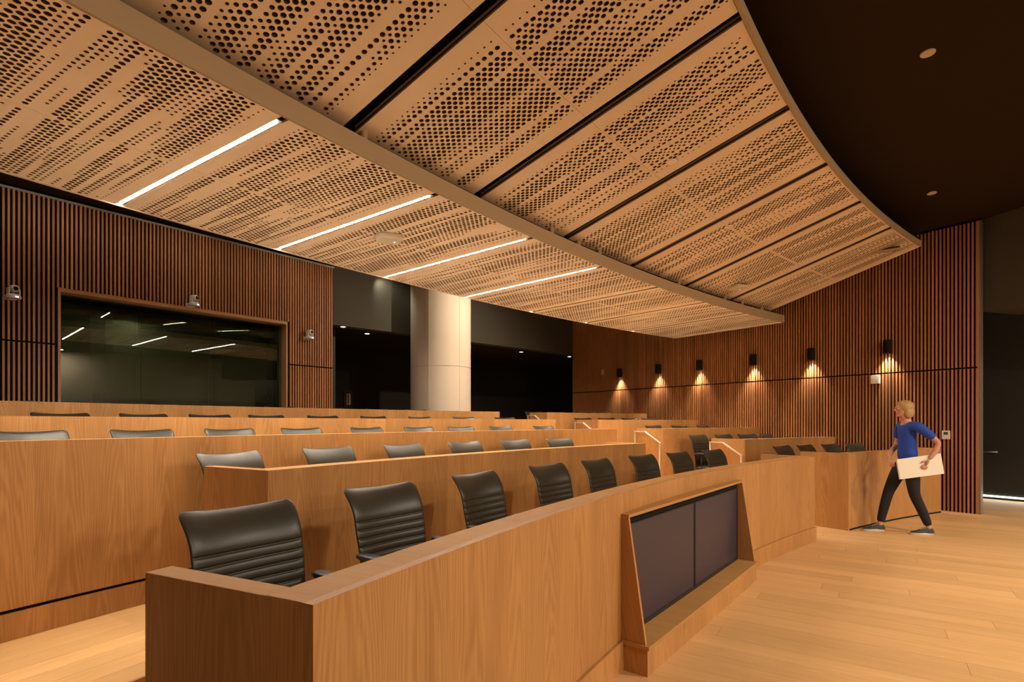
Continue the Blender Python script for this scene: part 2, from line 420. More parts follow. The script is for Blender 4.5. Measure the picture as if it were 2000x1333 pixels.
o = link('ceiling', b.mesh('corridor_ceiling', M_CEIL), None, (LB.x, LB.y, 0), math.atan2(BD.y, BD.x)); tag(o, kind='structure')
# dark door in the corridor wall
dd = MB(); dd.box(1.0, 1.95, 3.33, 3.395, ZF[4], 2.75)
dr = link('door_1', dd.mesh('door', plain('dark_door', (0.012, 0.008, 0.005), 0.6)), None, (LB.x, LB.y, 0), math.atan2(BD.y, BD.x)); tag(dr, kind='structure')
# side niche right of the slatted wall
rn = Vector((0.807, 0.591))
NA = RA + rn * 2.25 + RD * 3.0; NB = RA + rn * 2.25 - RD * 5.0
nw = plainwall('wall_right', NA, NB, 0, CEIL, plain('niche_paint', (0.022, 0.018, 0.012), 0.7))
b = MB(); b.box(0, (NB - NA).length, -0.02, 0.0, 0.0, 0.03); b.build('baseboard_right', M_BLACK, nw)
# bulkhead over the niche
P0 = Vector((7.19, 8.34)); Dn = Vector((0.286, -0.958)).normalized()
P1 = P0 + Dn * 3.2
plainwall('wall_right', P0, P1, 3.10, CEIL, M_GREYW, 0.9)
# walls outside the frame that close the room
M_FRONTW = plain('front_wall_paint', (0.40, 0.33, 0.25), 0.8)
plainwall('wall_front', (15.5, 8), (9.5, -8.8), 0, CEIL, M_FRONTW)
plainwall('wall_front', (9.5, -8.8), (-7.5, -6.0), 0, CEIL, M_FRONTW)

# ------------------------------------------------------------------ column
colx, coly = -0.1311 * 11.9, 11.9
col = empty('column', (colx, coly, ZF[4])); tag(col, 'thick round pale fabric-clad column behind the last desk row', 'column')
for i in range(6):
    b = MB(); n = 8; r = 0.655
    a0 = i * math.pi / 3 + 0.25; a1 = a0 + math.pi / 3 - 0.006
    for (z0, z1) in ((0.0, 1.96), (1.966, 3.88)):
        for k in range(n):
            t0 = a0 + (a1 - a0) * k / n; t1 = a0 + (a1 - a0) * (k + 1) / n
            p = lambda t, z, rr: (rr * math.cos(t), rr * math.sin(t), z)
            b.face([p(t0, z0, r), p(t1, z0, r), p(t1, z1, r), p(t0, z1, r)])
    me = b.mesh('cladding_panel', M_COLUMN, smooth=True); link('cladding_panel', me, col)
b = MB(); b.lathe([(0.645, 0), (0.645, 3.88)], 48); b.build('core', plain('column_core', (0.25, 0.2, 0.15), 0.9), col, smooth=True)

# ------------------------------------------------------------------ desk rows
def row_desk(k, a0, a1, label, left_end=True, right_end=True, lo=None):
    R = RK[k]; zt = ZT[k]; zf = ZF[k]
    d = empty('curved_desk', (*pol(R, (a0 + a1) / 2), zf)); tag(d, label, 'desk', 'curved timber desk rows')
    inv = Matrix.Translation(-d.location)
    def put(mb, name, m, **kw):
        me = mb.mesh(name, m, **kw); me.transform(inv); return link(name, me, d)
    z0 = zf + 0.02 if k else 0.0
    b = MB(); b.arc(R, R + 0.03, a0, a1, z0, zt); put(b, 'front_panel', M_DESK)
    b = MB(); b.arc(R + 0.0301, R + 0.15, a0, a1, zt - 0.035, zt, top_grain='across'); put(b, 'top_ledge', M_CAP)
    b = MB(); b.arc(R + 0.125, R + 0.15, a0, a1, zf + 0.05, zt - 0.036); put(b, 'inner_panel', M_DESK)
    b = MB(); b.arc(R + 0.151, R + 0.60, a0 + 0.3, a1 - 0.3, zt - 0.275, zt - 0.245); put(b, 'worktop', M_LAM)
    if k == 0 and a0 > -60:
        b = MB(); b.arc(R - 0.0015, R - 0.0002, a0 + 0.12, a1, 0.0, 0.02); put(b, 'shadow_gap', M_BLACK)
    elif k == 0:
        b = MB(); b.arc(R - 0.018, R - 0.0003, a0 + (0 if a0 < -60 else 0.0), a1, 0.0, 0.168); put(b, 'baseboard', M_DESK)
    else:
        b = MB(); b.arc(R + 0.012, R + 0.03, a0, a1, zf, zf + 0.02); put(b, 'shadow_gap', M_BLACK)
    th = 0.072
    for side, a, on in ((1, a0, left_end), (-1, a1, right_end)):
        if not on: continue
        A = Vector(pol(R + 0.0305, a)); rad = Vector((math.sin(math.radians(a)), math.cos(math.radians(a))))
        tan = Vector((rad.y, -rad.x)) * side
        def hx(r0, r1, t0, t1, z0, z1, grain='z'):
            P = [A + rad * r + tan * t for r, t in ((r0, t0), (r1, t0), (r1, t1), (r0, t1))]
            b = MB(); b.hexa([(*p, z0) for p in P] + [(*p, z1) for p in P], grain); return b
        put(hx(0.12, 0.575, 0.003, th, zt - 0.035, zt + 0.0003, 'x'), 'end_ledge', M_CAP)
        put(hx(0.0, 0.575, -0.0004, 0.0029, zf, zt), 'end_veneer', M_DESK)
        put(hx(0.0, 0.575, 0.003, 0.02, zf, zt - 0.0352), 'end_panel', M_DESK)
        put(hx(0.15, 0.575, th - 0.02, th, zf, zt - 0.0352), 'end_lining', M_DESK)
        put(hx(0.555, 0.575, 0.0201, th - 0.0201, zf, zt - 0.0352), 'end_post', M_DESK)
    return d
row_desk(0, -64.53, -40.09, 'nearest long curved timber desk with two screens set in its front')
row_desk(0, -36.45, -26.43, 'short curved timber desk against the slatted wall, beside the walking person')
row_desk(1, -60.34, -43.58, 'long curved timber desk of the second row, directly behind the nearest desk')
row_desk(1, -35.08, -25.80, 'short timber desk of the second row by the slatted wall, with the lowest handrail')
row_desk(2, -70.0, -39.59, 'long curved timber desk of the third row, running out of the frame at left', left_end=False)
row_desk(2, -35.86, -26.96, 'short timber desk of the third row by the slatted wall, beside the tall handrail')
row_desk(3, -70.0, -39.66, 'long curved timber desk of the fourth row, second from the back', left_end=False)
row_desk(3, -36.43, -27.94, 'short timber desk of the fourth row by the slatted wall')
row_desk(4, -70.0, -40.16, 'long curved timber desk of the last row, below the control room window', left_end=False)
row_desk(4, -36.72, -28.58, 'short timber desk of the last row by the slatted wall')

# ------------------------------------------------------------------ display cabinet on the nearest desk
E0 = Vector((0.743, 2.974)); erz = math.atan2(0.789, 0.614)     # local x along the cabinet, local y into the desk
cab = empty('display_cabinet', (E0.x, E0.y, 0), erz)
tag(cab, 'sloped timber cabinet holding two dark screens on the front of the nearest desk', 'cabinet')
Lc = 2.30
b = MB(); b.box(0, Lc, 0.0, 0.36, 0, 0.15); b.build('plinth', M_DESK, cab)
b = MB(); b.box(-0.014, Lc + 0.014, -0.014, 0.36, 0.1502, 0.171, 'y'); b.build('ledge', M_CAP, cab, bevel=0.001)
def side_panel(x0, x1):
    b = MB(); z0, z1 = 0.1712, 0.862; f0, f1 = 0.012, 0.115; bk = 0.36
    b.hexa([(x0, f0, z0), (x1, f0, z0), (x1, bk, z0), (x0, bk, z0), (x0, f1, z1), (x1, f1, z1), (x1, bk, z1), (x0, bk, z1)])
    return b
side_panel(0.0, 0.02).build('side_panel', M_DESK, cab); side_panel(Lc - 0.02, Lc).build('side_panel', M_DESK, cab)
b = MB(); b.box(0.0, Lc, 0.112, 0.36, 0.8622, 0.880, 'y'); b.build('top_board', M_CAP, cab)
b = MB(); b.box(0.0201, Lc - 0.0201, 0.20, 0.215, 0.1712, 0.862); b.build('back_board', M_BLACK, cab)
b = MB(); b.box(0.0201, Lc - 0.0201, 0.156, 0.20, 0.8135, 0.862); b.build('gap_shade', M_BLACK, cab)  # black filler stands in for the shadow in the gap above the screens
for i, (x0, x1) in enumerate(((0.045, 1.168), (1.176, 2.262))):
    s = empty('display_screen', (0, 0, 0)); s.parent = None
    c0 = E0 + Vector((0.614, 0.789)) * ((x0 + x1) / 2) + Vector((-0.789, 0.614)) * 0.165
    s.location = (c0.x, c0.y, 0.172); s.rotation_euler = (0, 0, erz)
    tag(s, ['left dark flat screen in the timber cabinet, nearer the camera', 'right dark flat screen in the timber cabinet, nearer the walking person'][i], 'screen', 'screens in the desk cabinet')
    w = (x1 - x0) / 2
    b = MB(); b.box(-w + 0.008, w - 0.008, -0.014, 0.03, 0.024, 0.632); b.build('panel', M_SCREEN, s)
    b = MB()
    b.box(-w, w, -0.018, 0.03, 0.0, 0.024); b.box(-w, w, -0.018, 0.03, 0.632, 0.64)
    b.box(-w, -w + 0.008, -0.018, 0.03, 0.024, 0.632); b.box(w - 0.008, w, -0.018, 0.03, 0.024, 0.632)
    b.build('bezel', M_PLASTIC, s)

# ------------------------------------------------------------------ chairs
def make_backrest():
    H = 0.575; W2 = 0.245; vs = [0.0, 0.012, 0.03, 0.05]; grooves = [0.072 + 0.0425 * i for i in range(9)]
    for g in grooves: vs += [g - 0.010, g - 0.003, g, g + 0.003, g + 0.010]
    vs += [0.44, 0.46, 0.48, 0.505, 0.525, 0.542, 0.556, 0.566, 0.572, 0.575]
    vs = sorted(set(round(v, 4) for v in vs))
    us = [-1, -0.97, -0.90, -0.78, -0.6, -0.35, 0, 0.35, 0.6, 0.78, 0.90, 0.97, 1]
    def yc(v):
        t = v / H
        return -0.20 + 0.02 * math.sin(min(t, 0.5) * 2 * math.pi * 0.5) - 0.10 * t ** 1.4 - 0.062 * max(0, (t - 0.74) / 0.26) ** 2
    def wid(v):
        t = v / H; w = 0.215 + 0.025 * min(1, t / 0.6) + 0.012 * max(0, (t - 0.7) / 0.3) ** 2
        if v > H - 0.03:
            q = (v - (H - 0.03)) / 0.03; w -= 0.03 * (1 - math.sqrt(max(0, 1 - q * q)))
        if v < 0.03:
            q = (0.03 - v) / 0.03; w -= 0.03 * (1 - math.sqrt(max(0, 1 - q * q)))
        return w
    F = []; B = []
    for v in vs:
        fr = []; br = []
        ge = min((abs(v - g) for g in grooves)); gd = 0.009 if ge < 0.0005 else (0.0035 if ge < 0.0035 else (0.0006 if ge < 0.0105 else -0.0008))
        vt = v
        endf = 1.0
        if v > H - 0.02: endf = math.sqrt(max(0.03, 1 - ((v - (H - 0.02)) / 0.02) ** 2))
        if v < 0.02: endf = math.sqrt(max(0.03, 1 - ((0.02 - v) / 0.02) ** 2))
        for u in us:
            th = 0.019 * endf * math.sqrt(max(0.02, 1 - abs(u) ** 6))
            wrap = 0.034 * u * u
            x = u * wid(v); z = 0.455 + vt + 0.014 * u * u * (v / H) ** 2
            side = 1.0 if abs(u) < 0.93 else 0.3
            y = yc(v) + wrap
            fr.append((x, y + th - gd * side, z)); br.append((x, y - th, z))
        F.append(fr); B.append(br)
    b = MB(); nu = len(us)
    for i in range(len(vs) - 1):
        for j in range(nu - 1):
            b.face([F[i][j + 1], F[i][j], F[i + 1][j], F[i + 1][j + 1]])
            b.face([B[i][j], B[i][j + 1], B[i + 1][j + 1], B[i + 1][j]])
        b.face([F[i][0], B[i][0], B[i + 1][0], F[i + 1][0]]); b.face([B[i][-1], F[i][-1], F[i + 1][-1], B[i + 1][-1]])
    for j in range(nu - 1):
        b.face([B[0][j + 1], B[0][j], F[0][j], F[0][j + 1]]); b.face([F[-1][j + 1], F[-1][j], B[-1][j], B[-1][j + 1]])
    me = b.mesh('backrest', M_LEATHER, smooth=True); return me
def make_seat():
    b = MB(); n = 28; rings = []
    for (sc, z) in ((0.80, 0.425), (0.96, 0.432), (1.0, 0.45), (0.99, 0.475), (0.93, 0.49), (0.7, 0.494), (0.3, 0.488)):
        ring = []
        for k in range(n):
            t = 2 * math.pi * k / n; cx = math.copysign(abs(math.cos(t)) ** 0.45, math.cos(t)); sy = math.copysign(abs(math.sin(t)) ** 0.45, math.sin(t))
            x = 0.245 * cx * sc; y = 0.03 + 0.235 * sy * sc
            ring.append((x, y, z - (0.025 * max(0, (y - 0.15) / 0.1) if z > 0.44 else 0)))
        rings.append(ring)
    for i in range(len(rings) - 1):
        for k in range(n): b.face([rings[i][k], rings[i][(k + 1) % n], rings[i + 1][(k + 1) % n], rings[i + 1][k]])
    b.face(rings[0][::-1]); b.face(rings[-1])
    return b.mesh('seat', M_LEATHER, smooth=True)
def make_arm(s):
    b = MB(); x = 0.262 * s; ring = []; n = 16; rings = []
    for (sc, z) in ((0.85, 0.702), (1.0, 0.710), (1.0, 0.722), (0.9, 0.730)):
        rings.append([(x + 0.034 * sc * math.copysign(abs(math.cos(t)) ** .6, math.cos(t)), 0.0 + 0.15 * sc * math.copysign(abs(math.sin(t)) ** .6, math.sin(t)), z) for t in [2 * math.pi * k / n for k in range(n)]])
    for i in range(3):
        for k in range(n): b.face([rings[i][k], rings[i][(k + 1) % n], rings[i + 1][(k + 1) % n], rings[i + 1][k]])
    b.face(rings[0][::-1]); b.face(rings[-1])
    b.tube([(x, 0.0, 0.705), (x, -0.01, 0.58), (x * 0.97, -0.015, 0.44), (x * 0.7, -0.015, 0.412), (x * 0.3, 0, 0.41)], 0.016, 8)
    return b.mesh('armrest', M_PLASTIC, smooth=True)
def make_base():
    b = MB(); b.lathe([(0.0, 0.13), (0.035, 0.13), (0.042, 0.11), (0.042, 0.07), (0.0, 0.065)], 14)
    for i in range(5):
        t = 2 * math.pi * i / 5 + 0.3; d = Vector((math.cos(t), math.sin(t), 0)); p = Vector((-d.y, d.x, 0))
        for (r0, r1, w0, w1, z0, z1, h0, h1) in ((0.03, 0.30, 0.024, 0.014, 0.10, 0.07, 0.030, 0.018),):
            A = [d * r0 + p * w0 * sx + Vector((0, 0, z0 + sz * h0 / 2)) for sx, sz in ((-1, -1), (1, -1), (1, 1), (-1, 1))]
            Bq = [d * r1 + p * w1 * sx + Vector((0, 0, z1 + sz * h1 / 2)) for sx, sz in ((-1, -1), (1, -1), (1, 1), (-1, 1))]
            b.hexa([A[0], Bq[0], Bq[1], A[1], A[3], Bq[3], Bq[2], A[2]])
    return b.mesh('base', M_PLASTIC)
ME_BACK = make_backrest(); ME_SEAT = make_seat(); ME_AL = make_arm(-1); ME_AR = make_arm(1); ME_BASE = make_base()
b = MB(); b.lathe([(0, 0.42), (0.06, 0.42), (0.06, 0.395), (0.024, 0.38), (0.024, 0.25), (0.03, 0.25), (0.03, 0.12), (0, 0.12)], 14); ME_COL = b.mesh('gas_lift', M_PLASTIC, smooth=False)
b = MB(); b.lathe([(0, -0.022), (0.026, -0.022), (0.03, -0.015), (0.03, 0.015), (0.026, 0.022), (0, 0.022)], 12, axis='y'); ME_CAST = b.mesh('castor', M_PLASTIC)
b = MB(); b.tube([(0, -0.05, 0.405), (0, -0.17, 0.40), (0, -0.225, 0.44), (0, -0.235, 0.55), (0, -0.25, 0.66)], 0.022, 8); ME_SPINE = b.mesh('spine', M_PLASTIC, smooth=True)
chair0 = empty('swivel_chair')
link('backrest', ME_BACK, chair0); link('seat', ME_SEAT, chair0); link('armrest', ME_AL, chair0); link('armrest', ME_AR, chair0)
link('gas_lift', ME_COL, chair0); link('spine', ME_SPINE, chair0)
base0 = link('base', ME_BASE, chair0)
for i in range(5):
    t = 2 * math.pi * i / 5 + 0.3
    link('castor', ME_CAST, base0, (0.29 * math.cos(t), 0.29 * math.sin(t), 0.030), t + 0.8)
used0 = [False]
def ray_angle(px, R):
    t = (px - 1000) / 1060; a = 1 + t * t; bb = -2 * (t * CX + CY); cc = CX * CX + CY * CY - R * R
    d = (-bb + math.sqrt(bb * bb - 4 * a * cc)) / (2 * a); X = t * d
    return math.degrees(math.atan2(X - CX, d - CY))
ROWN = {0: 'nearest', 1: 'second', 2: 'third', 3: 'fourth', 4: 'last'}
def chairs(k, angs, sect, turn=None, dz=0.0, extra=None):
    n = len(angs)
    for i, a in enumerate(angs):
        if used0[0]: o = copy_tree(chair0)
        else: o = chair0; used0[0] = True
        R = RK[k] + 0.86
        tw = (turn[i] if turn and i < len(turn) else rnd.uniform(-4, 4))
        # keep the backrest on its arc when the chair is turned
        o.location = (*pol(R, a), ZF[k]); o.rotation_euler = (0, 0, math.pi - math.radians(a) + math.radians(tw))
        if sect == 'long':
            lab = 'dark leather swivel chair behind the %s long desk, %s from the left' % (ROWN[k], ORD[i])
        else:
            lab = 'dark leather swivel chair at the %s short desk by slats, %s from left' % (ROWN[k], ORD[i])
        if extra and i in extra: lab = extra[i]
        tag(o, lab, 'chair', 'swivel chairs of the %s %s row' % (ROWN[k], sect))
def AA(k, pxs): return [ray_angle(p, RK[k] + 1.15) for p in pxs]
chairs(0, AA(0, [455, 736, 928, 1067, 1163, 1252, 1323, 1391]), 'long', turn=[-7, -7, 0, -3, 0, -2, 0, 0])
chairs(1, AA(1, [450, 638, 787, 906, 1004, 1090]), 'long')
chairs(2, AA(2, [60, 275, 447, 588, 718, 816, 900, 978, 1062]), 'long')
chairs(3, AA(3, [122, 284, 409, 520, 630, 731, 822, 905, 985]), 'long')
chairs(4, AA(4, [10, 172, 310, 430, 545, 645, 736, 812]), 'long')
chairs(0, AA(0, [1527, 1573, 1621, 1667]), 'short')
chairs(1, AA(1, [1362, 1412, 1457, 1502]), 'short', extra={0: 'dark leather swivel chair standing in the aisle end of the second row, full back visible'})
chairs(2, AA(2, [1276, 1327, 1376]), 'short')
chairs(3, AA(3, [1138, 1184, 1229, 1268]), 'short')
chairs(4, AA(4, [1041, 1087, 1138, 1180]), 'short')

# ------------------------------------------------------------------ handrails in the stepped aisle
def handrail(k, a, label, drop):
    h = empty('handrail', (*pol(RK[k], a), ZF[k - 1])); tag(h, label, 'handrail', 'steel handrails of the stepped aisle')
    rad = Vector((math.sin(math.radians(a)), math.cos(math.radians(a)))); tan = Vector((-rad.y, rad.x))
    P = Vector(pol(RK[k], a)) + tan * 0.055
    zt = ZT[k]; loc = Vector(h.location)
    def w(r, z): q = P + rad * r; return Vector((q.x, q.y, z)) - loc
    # flat bar: sloping front part and level rear part
    def bar(pts, w2=0.012, h2=0.02, name='rail'):
        b = MB()
        for (r0, z0), (r1, z1) in zip(pts[:-1], pts[1:]):
            A, B = w(r0, z0), w(r1, z1); t3 = Vector((tan.x, tan.y, 0)) * 0.02
            u = (B - A).normalized().cross(t3.normalized()) * 0.007
            b.hexa([A - t3 - u, B - t3 - u, B + t3 - u, A + t3 - u, A - t3 + u, B - t3 + u, B + t3 + u, A + t3 + u])
        return b.build(name, M_METAL, h, merge=False)
    zl = zt - 0.06
    bar([(0.02, zl - 0.20), (0.36, zl), (0.60, zl)])
    for r, z1, zb in ((0.03, zl - 0.20, ZF[k] ), (0.59, zl - 0.007, ZF[k])):
        b = MB(); A = w(r, zb); B = w(r, z1 - 0.007); rr = Vector((rad.x, rad.y, 0)) * 0.012; tt = Vector((tan.x, tan.y, 0)) * 0.008
        zb_ = A.z; b.hexa([A - rr - tt, A + rr - tt, A + rr + tt, A - rr + tt, B - rr - tt, B + rr - tt, B + rr + tt, B - rr + tt]); b.build('post', M_METAL, h)
handrail(1, -35.08, 'steel handrail beside the second short desk, right-hand one nearest the camera', 0.2)
handrail(2, -35.86, 'tall steel handrail beside the third short desk', 0.2)
handrail(3, -36.43, 'small steel handrail beside the fourth short desk', 0.2)
handrail(4, -36.72, 'smallest steel handrail beside the last short desk at the back', 0.2)

# ------------------------------------------------------------------ perforated ceiling
rs = np.random.RandomState(5)
NZ = rs.rand(600, 400)
def vnoise(j, v):
    j0 = math.floor(j); v0 = math.floor(v); fj = j - j0; fv = v - v0
    fj = fj * fj * (3 - 2 * fj); fv = fv * fv * (3 - 2 * fv); g = lambda a, b: NZ[int(a) % 600, int(b) % 400]
    return (g(j0, v0) * (1 - fj) + g(j0 + 1, v0) * fj) * (1 - fv) + (g(j0, v0 + 1) * (1 - fj) + g(j0 + 1, v0 + 1) * fj) * fv
def perf_panel(name, parent, a0, a1, Ra, Rb, zf, seed, ns=12, margin=0.10, pt=0.0345, pr=0.052):
    """flat perforated board with real round holes over an acoustic felt"""
    Rm = (Ra + Rb) / 2; width = math.radians(a1 - a0) * Rm; nrow = int(round((math.radians(a1 - a0) * 28.6 - 2 * margin) / pt)); pt = (width - 2 * margin) / nrow
    V = []; F = []; MI = []; TH = 0.014
    def P(t, r, dz=0.0):
        a = math.radians(a0) + t / Rm
        return (CC[0] + r * math.sin(a), CC[1] + r * math.cos(a), zf(r) + dz)
    def quad(t0, t1, r0, r1):
        i = len(V); V.extend([P(t0, r0), P(t0, r1), P(t1, r1), P(t1, r0)]); F.append((i, i + 1, i + 2, i + 3)); MI.append(0)
    mt = (width - nrow * pt) / 2
    quad(0, mt, Ra, Rb); quad(width - mt, width, Ra, Rb)
    mr = 0.004; npr = int(round((Rb - Ra - 2 * mr) / pr)); pr = (Rb - Ra - 2 * mr) / npr - 1e-6
    for j in range(nrow):
        t0 = mt + j * pt; t1 = t0 + pt; tc = (t0 + t1) / 2
        r = Ra + mr + (pr / 2 if j % 2 else 0); last = Ra
        while r + pr < Rb - mr + 1e-5:
            rc = r + pr / 2
            v = rc * 1.0
            n = 0.36 * vnoise(seed * 13 + j * 0.3, v * 1.3 + seed) + 0.64 * vnoise(seed * 31 + j * 0.62 + 200, v * 0.95 + 40 + 1.7 * (j % 3)) + 0.03
            n += 0.10 * (vnoise(j * 0.9 + 77, v * 6) - 0.5)
            edge = j == 1 or j == nrow - 2
            if edge: n = 0.45
            if n > 0.415 and not (j == 0 or j == nrow - 1):
                rad = 0.0090 + min(1, (n - 0.41) / 0.22) * 0.0080
                if edge: rad = 0.007
                if r > last + 1e-6: quad(t0, t1, last, r)
                i = len(V)
                V.extend([P(t1, r + pr), P(t0, r + pr), P(t0, r), P(t1, r)])
                for q in range(ns):
                    th = math.pi / 4 + 2 * math.pi * q / ns
                    V.append(P(tc + rad * math.cos(th), rc + rad * math.sin(th)))
                for q in range(ns):
                    th = math.pi / 4 + 2 * math.pi * q / ns
                    V.append(P(tc + rad * math.cos(th), rc + rad * math.sin(th), TH))
                m = ns // 4
                for cnr in range(4):
                    ring = [i + 4 + (cnr * m + q) % ns for q in range(m + 1)]
                    F.append(tuple([i + cnr] + ring + [i + (cnr + 1) % 4])[::-1]); MI.append(0)
                for q in range(ns):
                    q2 = (q + 1) % ns; F.append((i + 4 + q, i + 4 + q2, i + 4 + ns + q2, i + 4 + ns + q)); MI.append(1)
                last = r + pr
            r += pr
        quad(t0, t1, last, Rb)
    me = bpy.data.meshes.new(name); me.from_pydata(V, [], F); me.materials.append(M_CLOUD); me.materials.append(M_CORE); me.polygons.foreach_set('material_index', MI); me.update()
    o = link(name, me, parent)
    return o
def ceiling_array(label, angs, Ra, Rm, Rb, zf, gap, seed0, slots=True, fas_h=0.145):
    cl = empty('ceiling_canopy', (*pol((Ra + Rb) / 2, -50, CC), zf((Ra + Rb) / 2))); tag(cl, label, 'ceiling canopy')
    inv = Matrix.Translation(-cl.location)
    first = len(bpy.data.objects)
    objs = []
    for i, (s0, s1) in enumerate(zip(angs[:-1], angs[1:])):
        g = math.degrees(gap / Rm)
        g1 = g if i < len(angs) - 2 else 0
        mgn = 0.10 if gap > 0.04 else 0.055
        for (r0, r1) in ((Ra + 0.004, Rm - 0.0008), (Rm + 0.0008, Rb - 0.004)):
            near = s0 < -45
            objs.append(perf_panel('perforated_panel', cl, s0 + g, s1 - g1, r0, r1, zf, seed0 + i * 3, ns=12 if near else 8, margin=mgn))
            if gap > 0.04: objs[-1].data.materials[0] = M_CLOUD_DIM
        # felt behind
        b = MB(); b.arc(Ra, Rb, s0 + g, s1 - g1, zf(Ra) + 0.0145, zf(Ra) + 0.03, n=4, c=CC, z0b=zf(Rb) + 0.0145, z1b=zf(Rb) + 0.03)
        objs.append(b.build('felt_backing', M_FELT, cl))
    for o in objs: o.data.transform(inv)
    return cl, inv
# lower canopy
zl = lambda r: 3.30
LA_ = [-64.5, -61.75, -59.0, -56.2, -53.43, -50.70, -47.95, -45.17, -42.39, -39.65, -36.95]
low, inv = ceiling_array('lower flat canopy of perforated tan panels with white light lines', LA_, 28.52, 29.74, 30.97, zl, 0.026, 3)
b = MB(); b.arc(28.50, 28.519, LA_[0], LA_[-1], 3.292, 3.43, n=40, c=CC); me = b.mesh('front_fascia', M_FASCIA); me.transform(inv); link('front_fascia', me, low)
b = MB(); b.arc(30.971, 30.985, LA_[0], LA_[-1], 3.296, 3.40, n=40, c=CC); me = b.mesh('rear_edge', M_CLOUD); me.transform(inv); link('rear_edge', me, low)
b = MB(); b.arc(28.50, 30.985, LA_[-1], LA_[-1] + 0.03, 3.292, 3.43, n=1, c=CC); me = b.mesh('side_edge', M_CLOUD); me.transform(inv); link('side_edge', me, low)
b = MB(); b.arc(28.519, 30.97, LA_[0], LA_[-1], 3.40, 3.43, n=30, c=CC); me = b.mesh('top_deck', M_BLACK); me.transform(inv); link('top_deck', me, low)
# upper canopy rises towards the stage
zu = lambda r: 4.10 - (r - 26.27) * 0.26
UA_ = [-64.0, -61.0, -58.05, -55.1, -52.25, -49.30, -46.32, -43.32, -40.42, -37.62]
up, inv2 = ceiling_array('upper tilted canopy of perforated tan panels rising towards the stage', UA_, 26.27, 27.42, 28.60, zu, 0.05, 60)
b = MB(); b.arc(26.245, 26.27, UA_[0], UA_[-1], zu(26.27) - 0.006, zu(26.27) + 0.075, n=40, c=CC); me = b.mesh('front_fascia', M_FASCIA); me.transform(inv2); link('front_fascia', me, up)
b = MB(); b.arc(26.27, 28.62, UA_[-1], UA_[-1] + 0.03, zu(26.27) - 0.004, zu(26.27) + 0.07, n=1, c=CC, z0b=zu(28.62) - 0.004, z1b=zu(28.62) + 0.07); me = b.mesh('side_edge', M_CLOUD); me.transform(inv2); link('side_edge', me, up)
b = MB(); b.arc(26.27, 28.60, UA_[0], UA_[-1], zu(26.27) + 0.11, zu(26.27) + 0.13, n=30, c=CC, z0b=zu(28.6) + 0.11, z1b=zu(28.6) + 0.13); me = b.mesh('top_deck', M_BLACK); me.transform(inv2); link('top_deck', me, up)
for s in UA_[1:-1]:
    g = math.degrees(0.05 / 27.4)
    for q in (-1, 1):
        b = MB(); e = s + q * g; b.arc(26.27, 28.60, min(e, e + q * 0.03), max(e, e + q * 0.03), zu(26.27) + 0.001, zu(26.27) + 0.05, n=1, c=CC, z0b=zu(28.6) + 0.001, z1b=zu(28.6) + 0.05)
        me = b.mesh('gap_lining', M_LINING); me.transform(inv2); link('gap_lining', me, up)

# linear lights in the slots of the lower canopy
lens = MB(); lens.box(-0.0115, 0.0115, -0.012, 0.012, -0.004, 0.004); LENS_ME = lens.mesh('lens', M_LENS, bevel=0.003)
M_HOUS = plain('light_housing', (0.03, 0.028, 0.024), 0.5)
LROW = ['nearest, at the left', 'second', 'third', 'fourth', 'fifth', 'sixth', 'seventh']
for i, s in enumerate([-59.0, -56.2, -53.43, -50.70, -47.95, -45.17, -42.39, -39.65]):
    r0, r1 = 28.62, 30.92; x, y = pol((r0 + r1) / 2, s, CC)
    deep = 3.3065 if s < -47 else 3.335
    t = empty('linear_light', (x, y, deep), math.pi / 2 - math.radians(s))
    nm = ['out-of-frame light line of small white cells left of the others', 'nearest light line of small white cells, left end of the lower canopy', 'second light line of small white cells from the left', 'third light line of small white cells from the left', 'fourth light line of small white cells from the left',
          'fifth, narrow light line towards the far end of the lower canopy', 'sixth, narrow light line towards the far end of the lower canopy', 'last, narrow light line near the far corner of the lower canopy'][i]
    tag(t, nm, 'light', 'linear lights in the lower canopy')
    hl = (r1 - r0) / 2
    b = MB(); b.box(-hl - 0.02, hl + 0.02, -0.0255, 0.0255, 0.006, 0.05); b.build('housing', M_HOUS, t)
    la = area('linear_light_beam', (x, y, 3.302), (x, y, 0), 2.3, 1.5 if i == 0 else (10.5 if i < 5 else 13), (1.0, 0.86, 0.68), 0.03, 110); la.rotation_euler = (0, 0, math.pi / 2 - math.radians(s))
    nl = 60
    for j in range(nl): link('lens', LENS_ME, t, (-hl + (j + 0.5) * 2 * hl / nl, 0, 0))

# small spotlights on top of the front fascia
for i, (px, a) in enumerate([(650, -54.9), (1085, -49.95), (1145, -48.9), (1190, -48.0), (1345, -43.9), (1435, -41.0), (1465, -39.8), (1497, -38.4)]):
    x, y = pol(28.56, a, CC)
    o = empty('spotlight', (x, y, 3.43)); tag(o, 'small tan spotlight head on the canopy edge, %s from the left' % ORD[i], 'spotlight', 'small spotlights on the canopy edge')
    b = MB(); b.lathe([(0, 0.012), (0.024, 0.012), (0.028, 0.02), (0.028, 0.075), (0.022, 0.085), (0, 0.085)], 14); b.build('head', M_FASCIA, o, smooth=False)
    b = MB(); b.lathe([(0, 0.0), (0.012, 0.0), (0.012, 0.012), (0, 0.012)], 8); b.build('foot', M_PLASTIC, o)

